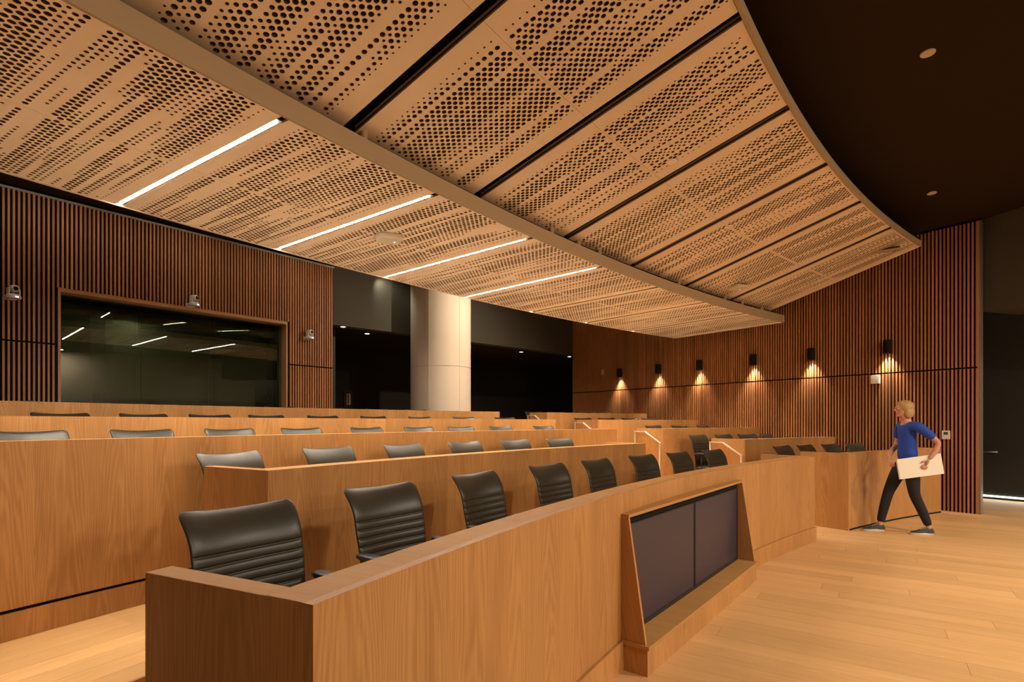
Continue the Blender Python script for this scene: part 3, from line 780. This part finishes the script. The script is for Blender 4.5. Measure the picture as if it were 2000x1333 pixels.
# ceiling devices
def px_plane(px, py, z): d = (z - 1.4) * 1060 / (825 - py); return ((px - 1000) / 1060 * d, d)
def rsq_dome(name, x, y, z, w, h, label, cat, mat, tilt=0.0, rotz=0.0):
    o = empty(name, (x, y, z), rotz); tag(o, label, cat); o.rotation_euler = (tilt, 0, rotz)
    b = MB(); n = 32; rings = []
    for sc, dz in ((1.0, 0.0), (1.0, -h * 0.35), (0.93, -h * 0.75), (0.78, -h * 0.95), (0.4, -h)):
        rings.append([(w * sc * math.copysign(abs(math.cos(t)) ** 0.55, math.cos(t)), w * sc * math.copysign(abs(math.sin(t)) ** 0.55, math.sin(t)), dz) for t in [2 * math.pi * k / n for k in range(n)]])
    for i in range(4):
        for k in range(n): b.face([rings[i][k], rings[i + 1][k], rings[i + 1][(k + 1) % n], rings[i][(k + 1) % n]])
    b.face(rings[-1]); b.face(rings[0])
    b.build('shell', mat, o, smooth=False)
    b = MB(); b.lathe([(0, -h - 0.001), (0.008, -h - 0.001), (0.008, -h + 0.004)], 10, c=(w * 0.4, 0, 0)); b.build('status_light', M_BLUE_LED if cat != 'x' else M_WHITE, o)
    return o
x, y = px_plane(760, 462, 3.30); rsq_dome('access_point', x, y, 3.297, 0.135, 0.05, 'white square wireless access point under the lower canopy', 'access point', M_WHITE, 0, 0.4)
x, y = 4.02, 8.9
x, y = px_plane(1440, 543, 3.72); rr = math.hypot(x - CC[0], y - CC[1]); rsq_dome('access_point', x, y, zu(rr) - 0.004, 0.135, 0.05, 'tan square wireless access point under the upper canopy', 'access point', M_DISC, 0, 0.4)
def disc(x, y, z, r, label, mat=M_DISC, tilt=None):
    o = empty('ceiling_disc', (x, y, z)); tag(o, label, 'ceiling disc')
    b = MB(); b.lathe([(0, 0.0), (r, 0.0), (r, -0.006), (r * 0.93, -0.012), (0, -0.012)], 28); b.build('cover', mat, o)
    if tilt: o.rotation_euler = tilt
x, y = px_plane(1812, 103, CEIL); disc(x, y, CEIL, 0.055, 'larger pale round disc on the dark ceiling, nearest the camera')
x, y = px_plane(1820, 377, CEIL); disc(x, y, CEIL, 0.055, 'smaller pale round disc on the dark ceiling above the slatted wall')
x, y = px_plane(1312, 305, 3.90)
rr = math.hypot(x - CC[0], y - CC[1]); aa = math.atan2(x - CC[0], y - CC[1])
disc(x, y, zu(rr) - 0.001, 0.05, 'pale round disc flush in the upper canopy', M_CLOUD, None)
x, y = px_plane(568, 427, 3.30); disc(x, y, 3.2985, 0.03, 'small round disc flush in the lower canopy', M_CLOUD)
# access bracket on the far end of the upper canopy
x, y = px_plane(1735, 507, 3.86)
o = empty('hinge_bracket', (x, y, zu(math.hypot(x - CC[0], y - CC[1])) - 0.03), -0.66)
tag(o, 'small tan flap device under the far end of the upper canopy', 'bracket')
b = MB(); b.box(-0.15, 0.15, -0.05, 0.05, -0.02, 0.0); b.build('flap', M_FASCIA, o, bevel=0.003)
b = MB(); b.box(-0.14, 0.14, -0.01, 0.01, 0.0, 0.03); b.build('neck', M_PLASTIC, o)

# corridor downlights
for i, (px, py) in enumerate([(717, 652), (1018, 688), (1112, 697), (658, 634)]):
    x, y = px_plane(px, py, 3.33)
    if i == 3: x, y = -3.42, 10.98
    o = empty('downlight', (x, y, 3.33)); tag(o, ['round downlight in the dark corridor left of the column', 'round downlight in the dark corridor right of the column', 'round downlight at the far right end of the dark corridor', 'round downlight at the left end of the dark corridor by the slats'][i], 'downlight', 'corridor downlights')
    b = MB(); b.lathe([(0.045, 0.0), (0.065, 0.0), (0.065, -0.006), (0.045, -0.004)], 20); b.build('rim', M_WHITE, o)
    b = MB(); b.lathe([(0, -0.003), (0.047, -0.003)], 20); b.build('lens', M_DOWN, o)
    spot('downlight_beam', (x, y, 3.30), (x, y, 0), 3, 70)
# wall washers hidden between canopy and bulkhead, lighting the column head
spot('column_spot', (0.9, 10.2, 4.40), (-1.2, 11.6, 1.8), 190, 130, 0.9, (1.0, 0.84, 0.66))
# wall washers between the canopy and the slatted left wall
for t_ in (0.2, 1.9, 3.7):
    P_ = L0 + LD * (t_ + 0.9) + Vector((LD.y, -LD.x)) * 0.75
    Q_ = L0 + LD * (t_ + 0.9)
    area('wall_washer', (P_.x, P_.y, 4.42), (Q_.x, Q_.y, 2.6), 1.4, 1.6, WARM, 0.06)
spot('bulkhead_spot', (-2.75, 11.2, 4.44), (-2.6, 11.7, 3.9), 7, 100, 0.9, (0.9, 0.9, 0.75))

# ------------------------------------------------------------------ wall sconces
def on_right(px):     # local x on the right wall under an image column
    return wall_s(px, R_END, -RD)
for i, px in enumerate([1739, 1590, 1477, 1372, 1292, 1216]):
    s = on_right(px)
    W_ = R_END - RD * s; n_ = -Vector((0.807, 0.591))
    P = W_ + n_ * 0.118
    o = empty('wall_sconce', (P.x, P.y, 2.56), RRZ); tag(o, 'black cylinder wall sconce on the slatted wall, %s from the right' % ORD[i], 'wall light', 'black sconces on the slatted wall')
    b = MB(); b.lathe([(0.0, 0.22), (0.062, 0.22), (0.066, 0.214), (0.066, 0.0), (0.058, 0.0), (0.056, 0.03), (0, 0.03)], 24); b.build('shade', M_BLACK, o)
    b = MB(); b.box(-0.03, 0.03, 0.05, 0.073, 0.06, 0.16); b.build('mount', M_BLACK, o)
    b = MB(); b.lathe([(0, 0.026), (0.035, 0.026), (0.035, 0.03), (0, 0.03)], 14); b.build('lamp', M_SCL, o)
    spot('sconce_beam', (P.x - n_.x * 0.0, P.y - n_.y * 0.0, 2.58), (P.x - n_.x * 0.10, P.y - n_.y * 0.10, 0.9), 34, 78, 0.9, (1.0, 0.90, 0.72), 0.015)

# ------------------------------------------------------------------ fittings on the right wall
def wall_box(name, px, zc, w, h, dep, label, cat, mat):
    s = on_right(px); W_ = R_END - RD * s; n_ = -Vector((0.807, 0.591)); P = W_ + n_ * 0.045
    o = empty(name, (P.x, P.y, zc), RRZ); tag(o, label, cat)
    b = MB(); b.box(-w / 2, w / 2, -dep, 0, -h / 2, h / 2); b.build('housing', mat, o, bevel=0.004)
    return o
o = wall_box('thermostat', 1850, 1.4 - 25 * 8.57 / 1060, 0.105, 0.135, 0.025, 'white wall control with a small dark display on the slats right of the person', 'wall control', M_WHITE)
b = MB(); b.box(-0.028, 0.028, -0.0265, -0.0245, 0.005, 0.045); b.build('display', plain('dark_display', (0.05, 0.05, 0.03), 0.3), o)
o = wall_box('wall_speaker', 1713, 1.4 + 83 * 9.34 / 1060, 0.135, 0.145, 0.05, 'cream square wall box just under the dark joint line, above the person', 'wall box', M_WHITE)
b = MB(); b.box(-0.05, 0.05, -0.052, -0.0505, -0.05, 0.02); b.build('grille', M_DISC, o)
o = wall_box('wall_plate', 1180, 1.4 + 100 * 14.2 / 1060, 0.10, 0.15, 0.02, 'small cream plate on the far slatted wall left of the sconces', 'wall plate', M_DISC)
b = MB(); b.box(-0.03, 0.03, -0.022, -0.0205, -0.04, 0.04); b.build('cover', M_DISC, o)

# ------------------------------------------------------------------ control room window
winw = sW1 - sW0
wz0, wz1 = ZF[4] + 0.55, 3.246
w = empty('window_1', (L0.x, L0.y, 0), LRZ); tag(w, kind='structure')
b = MB(); b.box(sW0, sW1, -0.036, 0.22, wz1 - 0.055, wz1, 'x'); b.build('head_board', M_TRIM, w)
b = MB(); b.box(sW0, sW0 + 0.03, -0.036, 0.22, wz0, wz1 - 0.056); b.build('jamb', M_TRIM, w)
b = MB(); b.box(sW1 - 0.03, sW1, -0.036, 0.22, wz0, wz1 - 0.056); b.build('jamb', M_TRIM, w)
b = MB(); b.box(sW0 + 0.03, sW1 - 0.03, -0.036, 0.22, wz0, wz0 + 0.04, 'x'); b.build('sill', M_TRIM, w)
j0, j1 = sW0 + 0.031, sW1 - 0.031
cuts = [j0, wall_s(281, L0, LD), wall_s(425, L0, LD), j1]
for i in range(3):
    b = MB(); b.box(cuts[i] + 0.002, cuts[i + 1] - 0.002, 0.13, 0.138, wz0 + 0.041, wz1 - 0.057); b.build('pane', M_GLASS, w)
b = MB()
for cx_ in cuts[1:3]: b.box(cx_ - 0.0019, cx_ + 0.0019, 0.128, 0.14, wz0 + 0.041, wz1 - 0.057)
b.build('silicone_joint', M_BLACK, w)
# second, tilted sound glazing behind
for i in range(3):
    b = MB(); x0, x1 = cuts[i] + 0.002, cuts[i + 1] - 0.002; za, zb = wz0 + 0.041, wz1 - 0.057
    b.hexa([(x0, 0.42, za), (x1, 0.36, za), (x1, 0.368, za), (x0, 0.428, za), (x0, 0.32, zb), (x1, 0.26, zb), (x1, 0.268, zb), (x0, 0.328, zb)])
    b.build('pane', M_GLASS, w)
b = MB(); b.box(sW0, j0 - 0.002, 0.221, 0.45, wz0, wz1); b.box(j1 + 0.002, sW1, 0.221, 0.45, wz0, wz1); b.box(j0, j1, 0.221, 0.45, wz1 - 0.05, wz1); b.box(j0, j1, 0.221, 0.45, wz0, wz0 + 0.035)
b.build('black_reveal', M_BLACK, w)
# control room behind the glass
b = MB()
b.box(sW0 - 1.2, sW1 + 1.2, 3.2, 3.3, 0, CEIL); b.box(sW0 - 1.3, sW0 - 1.2, 0.45, 3.3, 0, CEIL); b.box(sW1 + 1.2, sW1 + 1.3, 0.45, 3.3, 0, CEIL)
b.box(sW0 - 1.3, sW1 + 1.3, 0.45, 3.3, 3.4, 3.5)
cr = link('wall_back', b.mesh('control_room', plain('control_room_paint', (0.013, 0.015, 0.010), 0.7)), None, (L0.x, L0.y, 0), LRZ); tag(cr, kind='structure')
def at_left(px, dy, z):        # point behind/in front of the left wall
    s = wall_s(px, L0, LD); n_ = Vector((-LD.y, LD.x)); P = L0 + LD * s + n_ * dy; return (P.x, P.y, z)
ctr = link('counter', MB().mesh('x', M_BLACK) if False else None, None) if False else empty('counter', (L0.x, L0.y, 0), LRZ)
tag(ctr, 'long low counter inside the control room, seen through the window', 'counter')
b = MB(); b.box(sW0 - 0.3, sW1 + 0.3, 0.62, 1.3, 1.50, 1.53); b.build('top', plain('counter_top', (0.10, 0.12, 0.08), 0.5), ctr)
b = MB(); b.box(sW0 - 0.3, sW1 + 0.3, 0.70, 0.73, ZF[4], 1.50); b.build('front', M_BLACK, ctr)
for i, px in enumerate([350, 431, 497]):
    p = at_left(px, 0.85, 1.53)
    s_ = wall_s(px, L0, LD); fac = 1.0
    u = (px - 1000) / 1060; base = L0 + Vector((-LD.y, LD.x)) * 0.85; s_ = wall_s(px, base, LD); q = base + LD * s_
    o = empty('cup', (q.x, q.y, 1.531)); tag(o, 'pale green cup behind the control room glass, %s from the left' % ORD[i], 'cup', 'cups on the control room counter')
    b = MB(); b.lathe([(0, 0), (0.035, 0), (0.045, 0.10), (0.055, 0.10), (0.055, 0.118), (0.05, 0.118), (0.04, 0.01), (0, 0.01)], 18); b.build('body', plain('cup_green_%d' % i, (0.34, 0.40, 0.25), 0.5), o, smooth=False)
# red wall box in the control room
q0 = L0 + Vector((-LD.y, LD.x)) * 3.15; s_ = wall_s(524, q0, LD); q = q0 + LD * s_
o = empty('alarm_box', (q.x, q.y, 1.95), LRZ); tag(o, 'small red alarm box on the control room wall, behind glass', 'alarm')
b = MB(); b.box(-0.05, 0.05, 0.0, 0.05, -0.09, 0.09); b.build('housing', plain('red_plastic', (0.5, 0.03, 0.02), 0.4), o, bevel=0.005)
b = MB(); b.box(-0.03, 0.03, -0.004, 0.0, -0.02, 0.03); b.build('lever', M_WHITE, o)
# monitor seen as a black shape
q0 = L0 + Vector((-LD.y, LD.x)) * 1.1; s_ = wall_s(240, q0, LD); q = q0 + LD * s_
o = empty('monitor', (q.x, q.y, 1.53), LRZ); tag(o, 'wide black monitor standing on the control room counter', 'monitor')
b = MB(); b.box(-0.42, 0.42, -0.02, 0.02, 0.08, 0.34); b.build('screen', M_BLACK, o, bevel=0.004)
b = MB(); b.box(-0.1, 0.1, -0.06, 0.06, 0, 0.012); b.box(-0.02, 0.02, -0.01, 0.01, 0.012, 0.08); b.build('stand', M_BLACK, o)
spot('control_room_light', (*at_left(300, 1.0, 0)[:2], 3.38), (*at_left(300, 1.3, 0)[:2], 0), 5, 120, 0.8, (0.85, 1.0, 0.75), 0.02)

# ------------------------------------------------------------------ PTZ cameras on the left wall
def ptz(px, z, label, yaw):
    q0 = L0 - Vector((-LD.y, LD.x)) * 0.14
    s_ = wall_s(px, q0, LD); q = q0 + LD * s_
    o = empty('camera_unit', (q.x, q.y, z), LRZ + yaw); tag(o, label, 'video camera', 'white wall cameras beside the window')
    b = MB(); n = 24; rings = []
    for sc, dz in ((0.95, 0.0), (1.0, 0.006), (1.0, 0.03), (0.85, 0.055), (0.6, 0.062)):
        rings.append([(0.08 * sc * math.cos(t), 0.075 * sc * math.sin(t), dz) for t in [2 * math.pi * k / n for k in range(n)]])
    for i in range(4):
        for k in range(n): b.face([rings[i][k], rings[i][(k + 1) % n], rings[i + 1][(k + 1) % n], rings[i + 1][k]])
    b.face(rings[0][::-1]); b.face(rings[-1]); b.build('base', M_WHITE, o, smooth=False)
    for sx in (-1, 1):
        b = MB(); b.box(sx * 0.058 - 0.008, sx * 0.058 + 0.008, -0.028, 0.028, 0.055, 0.135); b.build('yoke_arm', M_WHITE, o, bevel=0.005)
    h = MB(); h.lathe([(0, 0.052), (0.03, 0.048), (0.046, 0.03), (0.05, 0.0), (0.047, -0.03), (0.042, -0.05), (0.036, -0.054), (0.0, -0.052)], 20, c=(0, 0, 0.13), axis='y'); hd = h.build('head', M_WHITE, o, smooth=True)
    l = MB(); l.lathe([(0, -0.066), (0.018, -0.066), (0.026, -0.058), (0.028, -0.0525), (0, -0.0525)], 18, c=(0, 0, 0.13), axis='y'); l.build('objective', M_BLACK, o)
    b = MB(); b.box(-0.016, 0.016, -0.079, -0.068, 0.014, 0.026); b.build('status_light', M_BLUE_LED, o)
    b = MB(); b.box(-0.045, 0.045, 0.02, 0.115, -0.012, -0.001); b.box(-0.045, 0.045, 0.10, 0.112, -0.001, 0.05); b.build('bracket', M_WHITE, o)
ptz(26, 2.99, 'white pan-tilt camera on the slats at the far left of the wall', 0.35)
ptz(379, 3.25, 'white pan-tilt camera above the control room window', 0.5)
ptz(605, 2.96, 'white pan-tilt camera on the slats right of the window', 0.3)

# ------------------------------------------------------------------ corridor fittings
x, y = (680 - 1000) / 1060 * 12.6, 12.6
o = empty('wall_phone', (x, y, 1.93), math.atan2(BD.y, BD.x)); tag(o, 'small brass-coloured wall phone in the dark corridor', 'phone')
b = MB(); b.box(-0.05, 0.05, -0.03, 0.0, -0.13, 0.13); b.build('body', plain('brass', (0.30, 0.21, 0.10), 0.5), o, bevel=0.008)
b = MB(); b.box(-0.03, 0.0, -0.05, -0.031, -0.11, 0.11); b.build('handset', M_PLASTIC, o, bevel=0.008)
b = MB(); b.box(-0.1, 0.1, 0.0, 0.05, -1.3, 0.2); b.build('pillar', M_DARKW, o)
# light strip at the foot of the niche wall and grab rail
nd = (NB - NA).normalized(); nrz = math.atan2(nd.y, nd.x)
o = empty('floor_light_strip', (NA.x, NA.y, 0), nrz); tag(o, 'bright white light strip along the floor of the dark side niche', 'light strip')
Ln = (NB - NA).length
b = MB(); b.box(0.2, Ln - 0.2, -0.05, -0.021, 0.045, 0.075); b.build('diffuser', M_STRIP, o)
b = MB(); b.box(0.2, Ln - 0.2, -0.055, -0.021, 0.0752, 0.085); b.build('channel', M_GREYM, o)
u = (1934 - 1000) / 1060
sN = (u * NA.y - NA.x) / (nd.x - u * nd.y); q = NA + nd * sN
o = empty('grab_rail', (q.x, q.y, 1.4 - 58 * q.y / 1060), nrz); tag(o, 'short steel rail on the dark niche wall at the right edge', 'rail')
b = MB(); b.tube([(-0.12, -0.07, 0), (0.12, -0.07, 0)], 0.016, 10); b.build('bar', M_GREYM, o, smooth=True)
b = MB(); b.tube([(-0.08, -0.07, -0.01), (-0.08, 0.0, -0.02)], 0.009, 8); b.tube([(0.08, -0.07, -0.01), (0.08, 0.0, -0.02)], 0.009, 8); b.build('bracket', M_GREYM, o, smooth=True)

# ------------------------------------------------------------------ walking person
def skin_mesh(name, verts, edges, radii, mat, levels=2, root=0):
    """limbs grown along a jointed skeleton; returns an evaluated mesh"""
    me = bpy.data.meshes.new(name); me.from_pydata(verts, edges, [])
    o = bpy.data.objects.new(name, me); COL.objects.link(o)
    m = o.modifiers.new('skin', 'SKIN'); m.use_smooth_shade = True; m.branch_smoothing = 0.6
    for i, r_ in enumerate(radii):
        r_ = r_ if isinstance(r_, tuple) else (r_, r_)
        sv = me.skin_vertices[0].data[i]; sv.radius = r_; sv.use_root = (i == root)
    ss = o.modifiers.new('sub', 'SUBSURF'); ss.levels = levels; ss.render_levels = levels
    bpy.context.view_layer.update()
    dg = bpy.context.evaluated_depsgraph_get()
    out = bpy.data.meshes.new_from_object(o.evaluated_get(dg)); out.name = name
    bpy.data.objects.remove(o); bpy.data.meshes.remove(me)
    out.materials.clear(); out.materials.append(mat)
    for p in out.polygons: p.use_smooth = True
    return out
def join_remesh(name, meshes, mat, voxel=0.008):
    import bmesh
    bm = bmesh.new()
    for me in meshes: bm.from_mesh(me)
    me = bpy.data.meshes.new(name); bm.to_mesh(me); bm.free()
    o = bpy.data.objects.new(name, me); COL.objects.link(o)
    m = o.modifiers.new('remesh', 'REMESH'); m.mode = 'VOXEL'; m.voxel_size = voxel; m.use_smooth_shade = True
    sm = o.modifiers.new('smooth', 'SMOOTH'); sm.factor = 0.5; sm.iterations = 3
    bpy.context.view_layer.update(); dg = bpy.context.evaluated_depsgraph_get()
    out = bpy.data.meshes.new_from_object(o.evaluated_get(dg)); out.name = name
    bpy.data.objects.remove(o); bpy.data.meshes.remove(me)
    out.materials.clear(); out.materials.append(mat)
    for p in out.polygons: p.use_smooth = True
    return out
M_SKIN = plain('skin', (0.56, 0.27, 0.165), 0.5, spec=0.35)
M_HAIR = plain('blond_hair', (0.42, 0.24, 0.085), 0.5, bump=0.6, bscale=90)
M_SHIRT = plain('blue_cloth', (0.012, 0.055, 0.36), 0.8, bump=0.3, bscale=400)
M_TROUS = plain('black_cloth', (0.010, 0.009, 0.009), 0.85)
M_SHOE = plain('dark_shoe_knit', (0.035, 0.032, 0.028), 0.7, bump=0.4, bscale=500)
M_SOLE = plain('white_sole', (0.62, 0.58, 0.50), 0.6)
M_PAPER = plain('white_card', (0.80, 0.74, 0.60), 0.7)
per = empty('person', (5.0, 6.86, 0), math.radians(82))
tag(per, 'person in blue top and black trousers walking left with white folders at the hip', 'person')
bv = [(0, 0, 0.93), (0, 0.005, 1.06), (0, 0.01, 1.20), (0, 0.0, 1.33), (0, 0.012, 1.41), (0, 0.028, 1.455),      # pelvis..neck 0-5
      (0, 0.045, 1.50), (0, 0.05, 1.56), (0, 0.04, 1.62),                                                   # head 6-8
      (-0.085, 0, 0.87), (-0.09, -0.01, 0.68), (-0.09, -0.03, 0.49), (-0.09, -0.13, 0.27), (-0.09, -0.195, 0.10), (-0.09, -0.19, 0.06),   # left leg 9-14
      (0.085, 0.01, 0.87), (0.09, 0.10, 0.68), (0.09, 0.18, 0.50), (0.09, 0.235, 0.28), (0.09, 0.275, 0.10), (0.09, 0.285, 0.06),       # right leg 15-20
      (-0.10, -0.005, 1.375), (-0.175, -0.02, 1.355), (-0.205, -0.13, 1.25), (-0.215, -0.235, 1.145), (-0.225, -0.19, 1.04), (-0.222, -0.125, 0.945),   # left arm 21-26
      (0.10, -0.005, 1.375), (0.175, 0.0, 1.355), (0.205, 0.0, 1.23), (0.205, 0.02, 1.105), (0.11, 0.14, 1.01), (0.0, 0.222, 0.94)]      # right arm 27-32
be = [(0, 1), (1, 2), (2, 3), (3, 4), (4, 5), (5, 6), (6, 7), (7, 8), (0, 9), (9, 10), (10, 11), (11, 12), (12, 13), (13, 14),
      (0, 15), (15, 16), (16, 17), (17, 18), (18, 19), (19, 20), (3, 21), (21, 22), (22, 23), (23, 24), (24, 25), (25, 26), (3, 27), (27, 28), (28, 29), (29, 30), (30, 31), (31, 32)]
br = [(0.135, 0.10), (0.115, 0.085), (0.125, 0.09), (0.13, 0.09), 0.065, 0.052, (0.066, 0.072), (0.076, 0.092), (0.066, 0.082),
      0.085, 0.072, 0.053, 0.047, 0.033, 0.036, 0.085, 0.072, 0.053, 0.047, 0.033, 0.036,
      0.06, 0.050, 0.042, 0.036, 0.033, 0.025, 0.06, 0.050, 0.042, 0.036, 0.033, 0.025]
core = skin_mesh('core', bv, be, br, M_SKIN)
def hand(W, fdir, pdir, side):
    """W wrist, fdir finger direction, pdir direction the palm faces; side vector gives the thumb side"""
    W = Vector(W); f = Vector(fdir).normalized(); p = Vector(pdir).normalized(); s_ = Vector(side).normalized()
    ms = []
    ms.append(skin_mesh('palm', [W - f * 0.01, W + f * 0.035, W + f * 0.08], [(0, 1), (1, 2)], [(0.026, 0.02), (0.036, 0.016), (0.038, 0.014)], M_SKIN, 1))
    for i, (o_, L_) in enumerate(((0.028, 0.066), (0.0095, 0.075), (-0.0095, 0.070), (-0.028, 0.056))):
        A = W + f * 0.07 + s_ * o_
        B = A + f * L_ * 0.48; C_ = B + (f * 0.8 + p * 0.6).normalized() * L_ * 0.32; D = C_ + (f * 0.45 + p * 0.9).normalized() * L_ * 0.28
        ms.append(skin_mesh('finger', [A, B, C_, D], [(0, 1), (1, 2), (2, 3)], [0.0098, 0.0092, 0.0085, 0.0072], M_SKIN, 1))
    A = W + f * 0.02 + s_ * 0.026; B = A + (f * 0.7 + s_ * 0.7).normalized() * 0.036; C_ = B + (f * 0.9 + p * 0.35).normalized() * 0.032
    ms.append(skin_mesh('thumb', [A, B, C_], [(0, 1), (1, 2)], [0.013, 0.0112, 0.0088], M_SKIN, 1))
    return ms
parts = [core] + hand((-0.222, -0.115, 0.935), (0.0, 0.45, -0.9), (1, 0, 0), (0, 0.9, 0.45)) + hand((-0.01, 0.228, 0.935), (-0.75, 0.05, -0.65), (0, -1, 0), (-0.65, 0, 0.75))
# nose, chin, brow, ears
def blob(c, r, sub=2):
    import bmesh
    bm = bmesh.new(); bmesh.ops.create_icosphere(bm, subdivisions=sub, radius=1.0)
    for v in bm.verts: v.co = Vector((v.co.x * r[0] + c[0], v.co.y * r[1] + c[1], v.co.z * r[2] + c[2]))
    me = bpy.data.meshes.new('blob'); bm.to_mesh(me); bm.free(); return me
HX, HY = 0, 0.046
parts += [blob((0, HY + 0.094, 1.553), (0.011, 0.020, 0.018)), blob((0, HY + 0.088, 1.575), (0.007, 0.012, 0.022)), blob((0, HY + 0.066, 1.482), (0.024, 0.022, 0.016)),
          blob((0, HY + 0.015, 1.505), (0.055, 0.062, 0.04)), blob((0, HY + 0.074, 1.595), (0.045, 0.016, 0.010)),
          blob((-0.078, HY - 0.005, 1.56), (0.008, 0.016, 0.028)), blob((0.078, HY - 0.005, 1.56), (0.008, 0.016, 0.028)),
          blob((0, HY + 0.083, 1.520), (0.022, 0.010, 0.006)), blob((0, HY, 1.585), (0.077, 0.092, 0.082), 3)]
body = link('body', join_remesh('body', parts, M_SKIN, 0.0065), per)
for sx in (-1, 1):
    e = link('eye', blob((sx * 0.031, HY + 0.080, 1.572), (0.011, 0.008, 0.008)), body); e.data.materials.append(plain('eye_white_%d' % sx, (0.7, 0.68, 0.62), 0.3))
    e2 = link('iris', blob((sx * 0.031, HY + 0.0865, 1.572), (0.0045, 0.003, 0.0045)), body); e2.data.materials.append(M_PLASTIC)
lp = link('mouth', blob((0, HY + 0.0905, 1.519), (0.020, 0.004, 0.005)), body); lp.data.materials.append(plain('lips', (0.42, 0.12, 0.10), 0.5))
# hair: cap and bob down to the neck
hm = [blob((0, HY - 0.018, 1.592), (0.094, 0.103, 0.088), 3), blob((0, HY - 0.050, 1.53), (0.090, 0.068, 0.085), 3),
      blob((-0.070, HY - 0.028, 1.515), (0.026, 0.052, 0.072), 2), blob((0.070, HY - 0.028, 1.515), (0.026, 0.052, 0.072), 2), blob((0, HY + 0.045, 1.635), (0.068, 0.045, 0.030), 2)]
link('hair', join_remesh('hair', hm, M_HAIR, 0.008), per)
# short sleeved blue top
sv_ = [(0, 0.0, 0.88), (0, 0.003, 1.05), (0, 0.008, 1.20), (0, 0.0, 1.33), (0, 0.008, 1.405), (-0.10, -0.005, 1.375), (-0.178, -0.02, 1.352), (-0.205, -0.13, 1.25), (-0.212, -0.185, 1.195),
       (0.10, -0.005, 1.375), (0.178, 0.0, 1.352), (0.207, 0.0, 1.24), (0.207, 0.008, 1.17)]
se_ = [(0, 1), (1, 2), (2, 3), (3, 4), (3, 5), (5, 6), (6, 7), (7, 8), (3, 9), (9, 10), (10, 11), (11, 12)]
sr_ = [(0.158, 0.118), (0.135, 0.102), (0.142, 0.108), (0.142, 0.104), 0.072, 0.074, 0.064, 0.056, 0.054, 0.074, 0.064, 0.056, 0.054]
link('shirt', skin_mesh('shirt', sv_, se_, sr_, M_SHIRT), per)
tv = [(0, 0, 1.02), (0, 0, 0.89)] + [bv[i] for i in (9, 10, 11, 12, 13)] + [bv[i] for i in (15, 16, 17, 18, 19)]
te = [(0, 1), (1, 2), (2, 3), (3, 4), (4, 5), (5, 6), (1, 7), (7, 8), (8, 9), (9, 10), (10, 11)]
tr_ = [(0.145, 0.108), (0.140, 0.108), 0.098, 0.084, 0.064, 0.057, 0.046, 0.098, 0.084, 0.064, 0.057, 0.046]
link('trousers', skin_mesh('trousers', tv, te, tr_, M_TROUS), per)
def shoe(x, yh, yaw=0.0):
    n = 24; L_ = 0.26
    def outline(sc, z, t0=0.0):
        pts = []
        for k in range(n):
            t = 2 * math.pi * k / n; yy = math.sin(t); xx = math.cos(t)
            w = 0.042 + 0.007 * yy
            pts.append((x + xx * w * sc, yh + L_ * 0.5 + yy * L_ * 0.5 * (0.5 + 0.5 * sc) + t0, z))
        return pts
    b = MB(); R_ = [outline(0.94, 0.0), outline(1.02, 0.006), outline(1.02, 0.024), outline(0.95, 0.028)]
    for i in range(3):
        for k in range(n): b.face([R_[i][k], R_[i][(k + 1) % n], R_[i + 1][(k + 1) % n], R_[i + 1][k]])
    b.face(R_[0][::-1]); b.face(R_[-1])
    sh = MB(); rings = []
    for (f_, w_, h_) in ((0.0, 0.025, 0.058), (0.06, 0.034, 0.084), (0.22, 0.037, 0.094), (0.38, 0.038, 0.088), (0.55, 0.042, 0.068), (0.75, 0.044, 0.050), (0.92, 0.032, 0.040), (0.99, 0.014, 0.032)):
        rings.append([(x + w_ * math.cos(t), yh + f_ * L_, 0.024 + (h_ - 0.024) * math.sin(t) ** 0.8 if math.sin(t) > 0 else 0.024) for t in [math.pi * k / 10 for k in range(11)]])
    for i in range(len(rings) - 1):
        for k in range(10): sh.face([rings[i][k], rings[i][k + 1], rings[i + 1][k + 1], rings[i + 1][k]])
    sh.face(rings[0][::-1]); sh.face(rings[-1])
    o = sh.build('shoe', M_SHOE, per, smooth=True); b.build('sole', M_SOLE, o)
    l = MB()
    for f_ in (0.36, 0.43, 0.50, 0.57):
        h_ = 0.092 - (f_ - 0.36) * 0.115; l.box(x - 0.018, x + 0.018, yh + f_ * L_ - 0.003, yh + f_ * L_ + 0.003, h_ - 0.012, h_ + 0.001)
    l.build('laces', M_SOLE, o)
shoe(-0.09, -0.245); shoe(0.09, 0.225)
# folders held at the hip: a thing of its own
fo = empty('folder_stack', per.location, 0); fr_ = Matrix.Rotation(math.radians(82), 4, 'Z')
c_ = fr_ @ Vector((-0.192, -0.035, 0.855)); fo.location = (per.location.x + c_.x, per.location.y + c_.y, 0.855)
fo.rotation_euler = (math.radians(-9), 0, math.radians(82))
tag(fo, 'cream-white stack of large folders held against the walking person\'s hip', 'folder')
b = MB(); b.box(-0.014, -0.004, -0.25, 0.25, -0.125, 0.125); b.build('folder', M_PAPER, fo, bevel=0.002)
b = MB(); b.box(-0.003, 0.004, -0.24, 0.245, -0.12, 0.118); b.build('papers', M_WHITE, fo)
b = MB(); b.box(0.005, 0.014, -0.245, 0.25, -0.125, 0.12); b.build('folder', M_PAPER, fo, bevel=0.002)
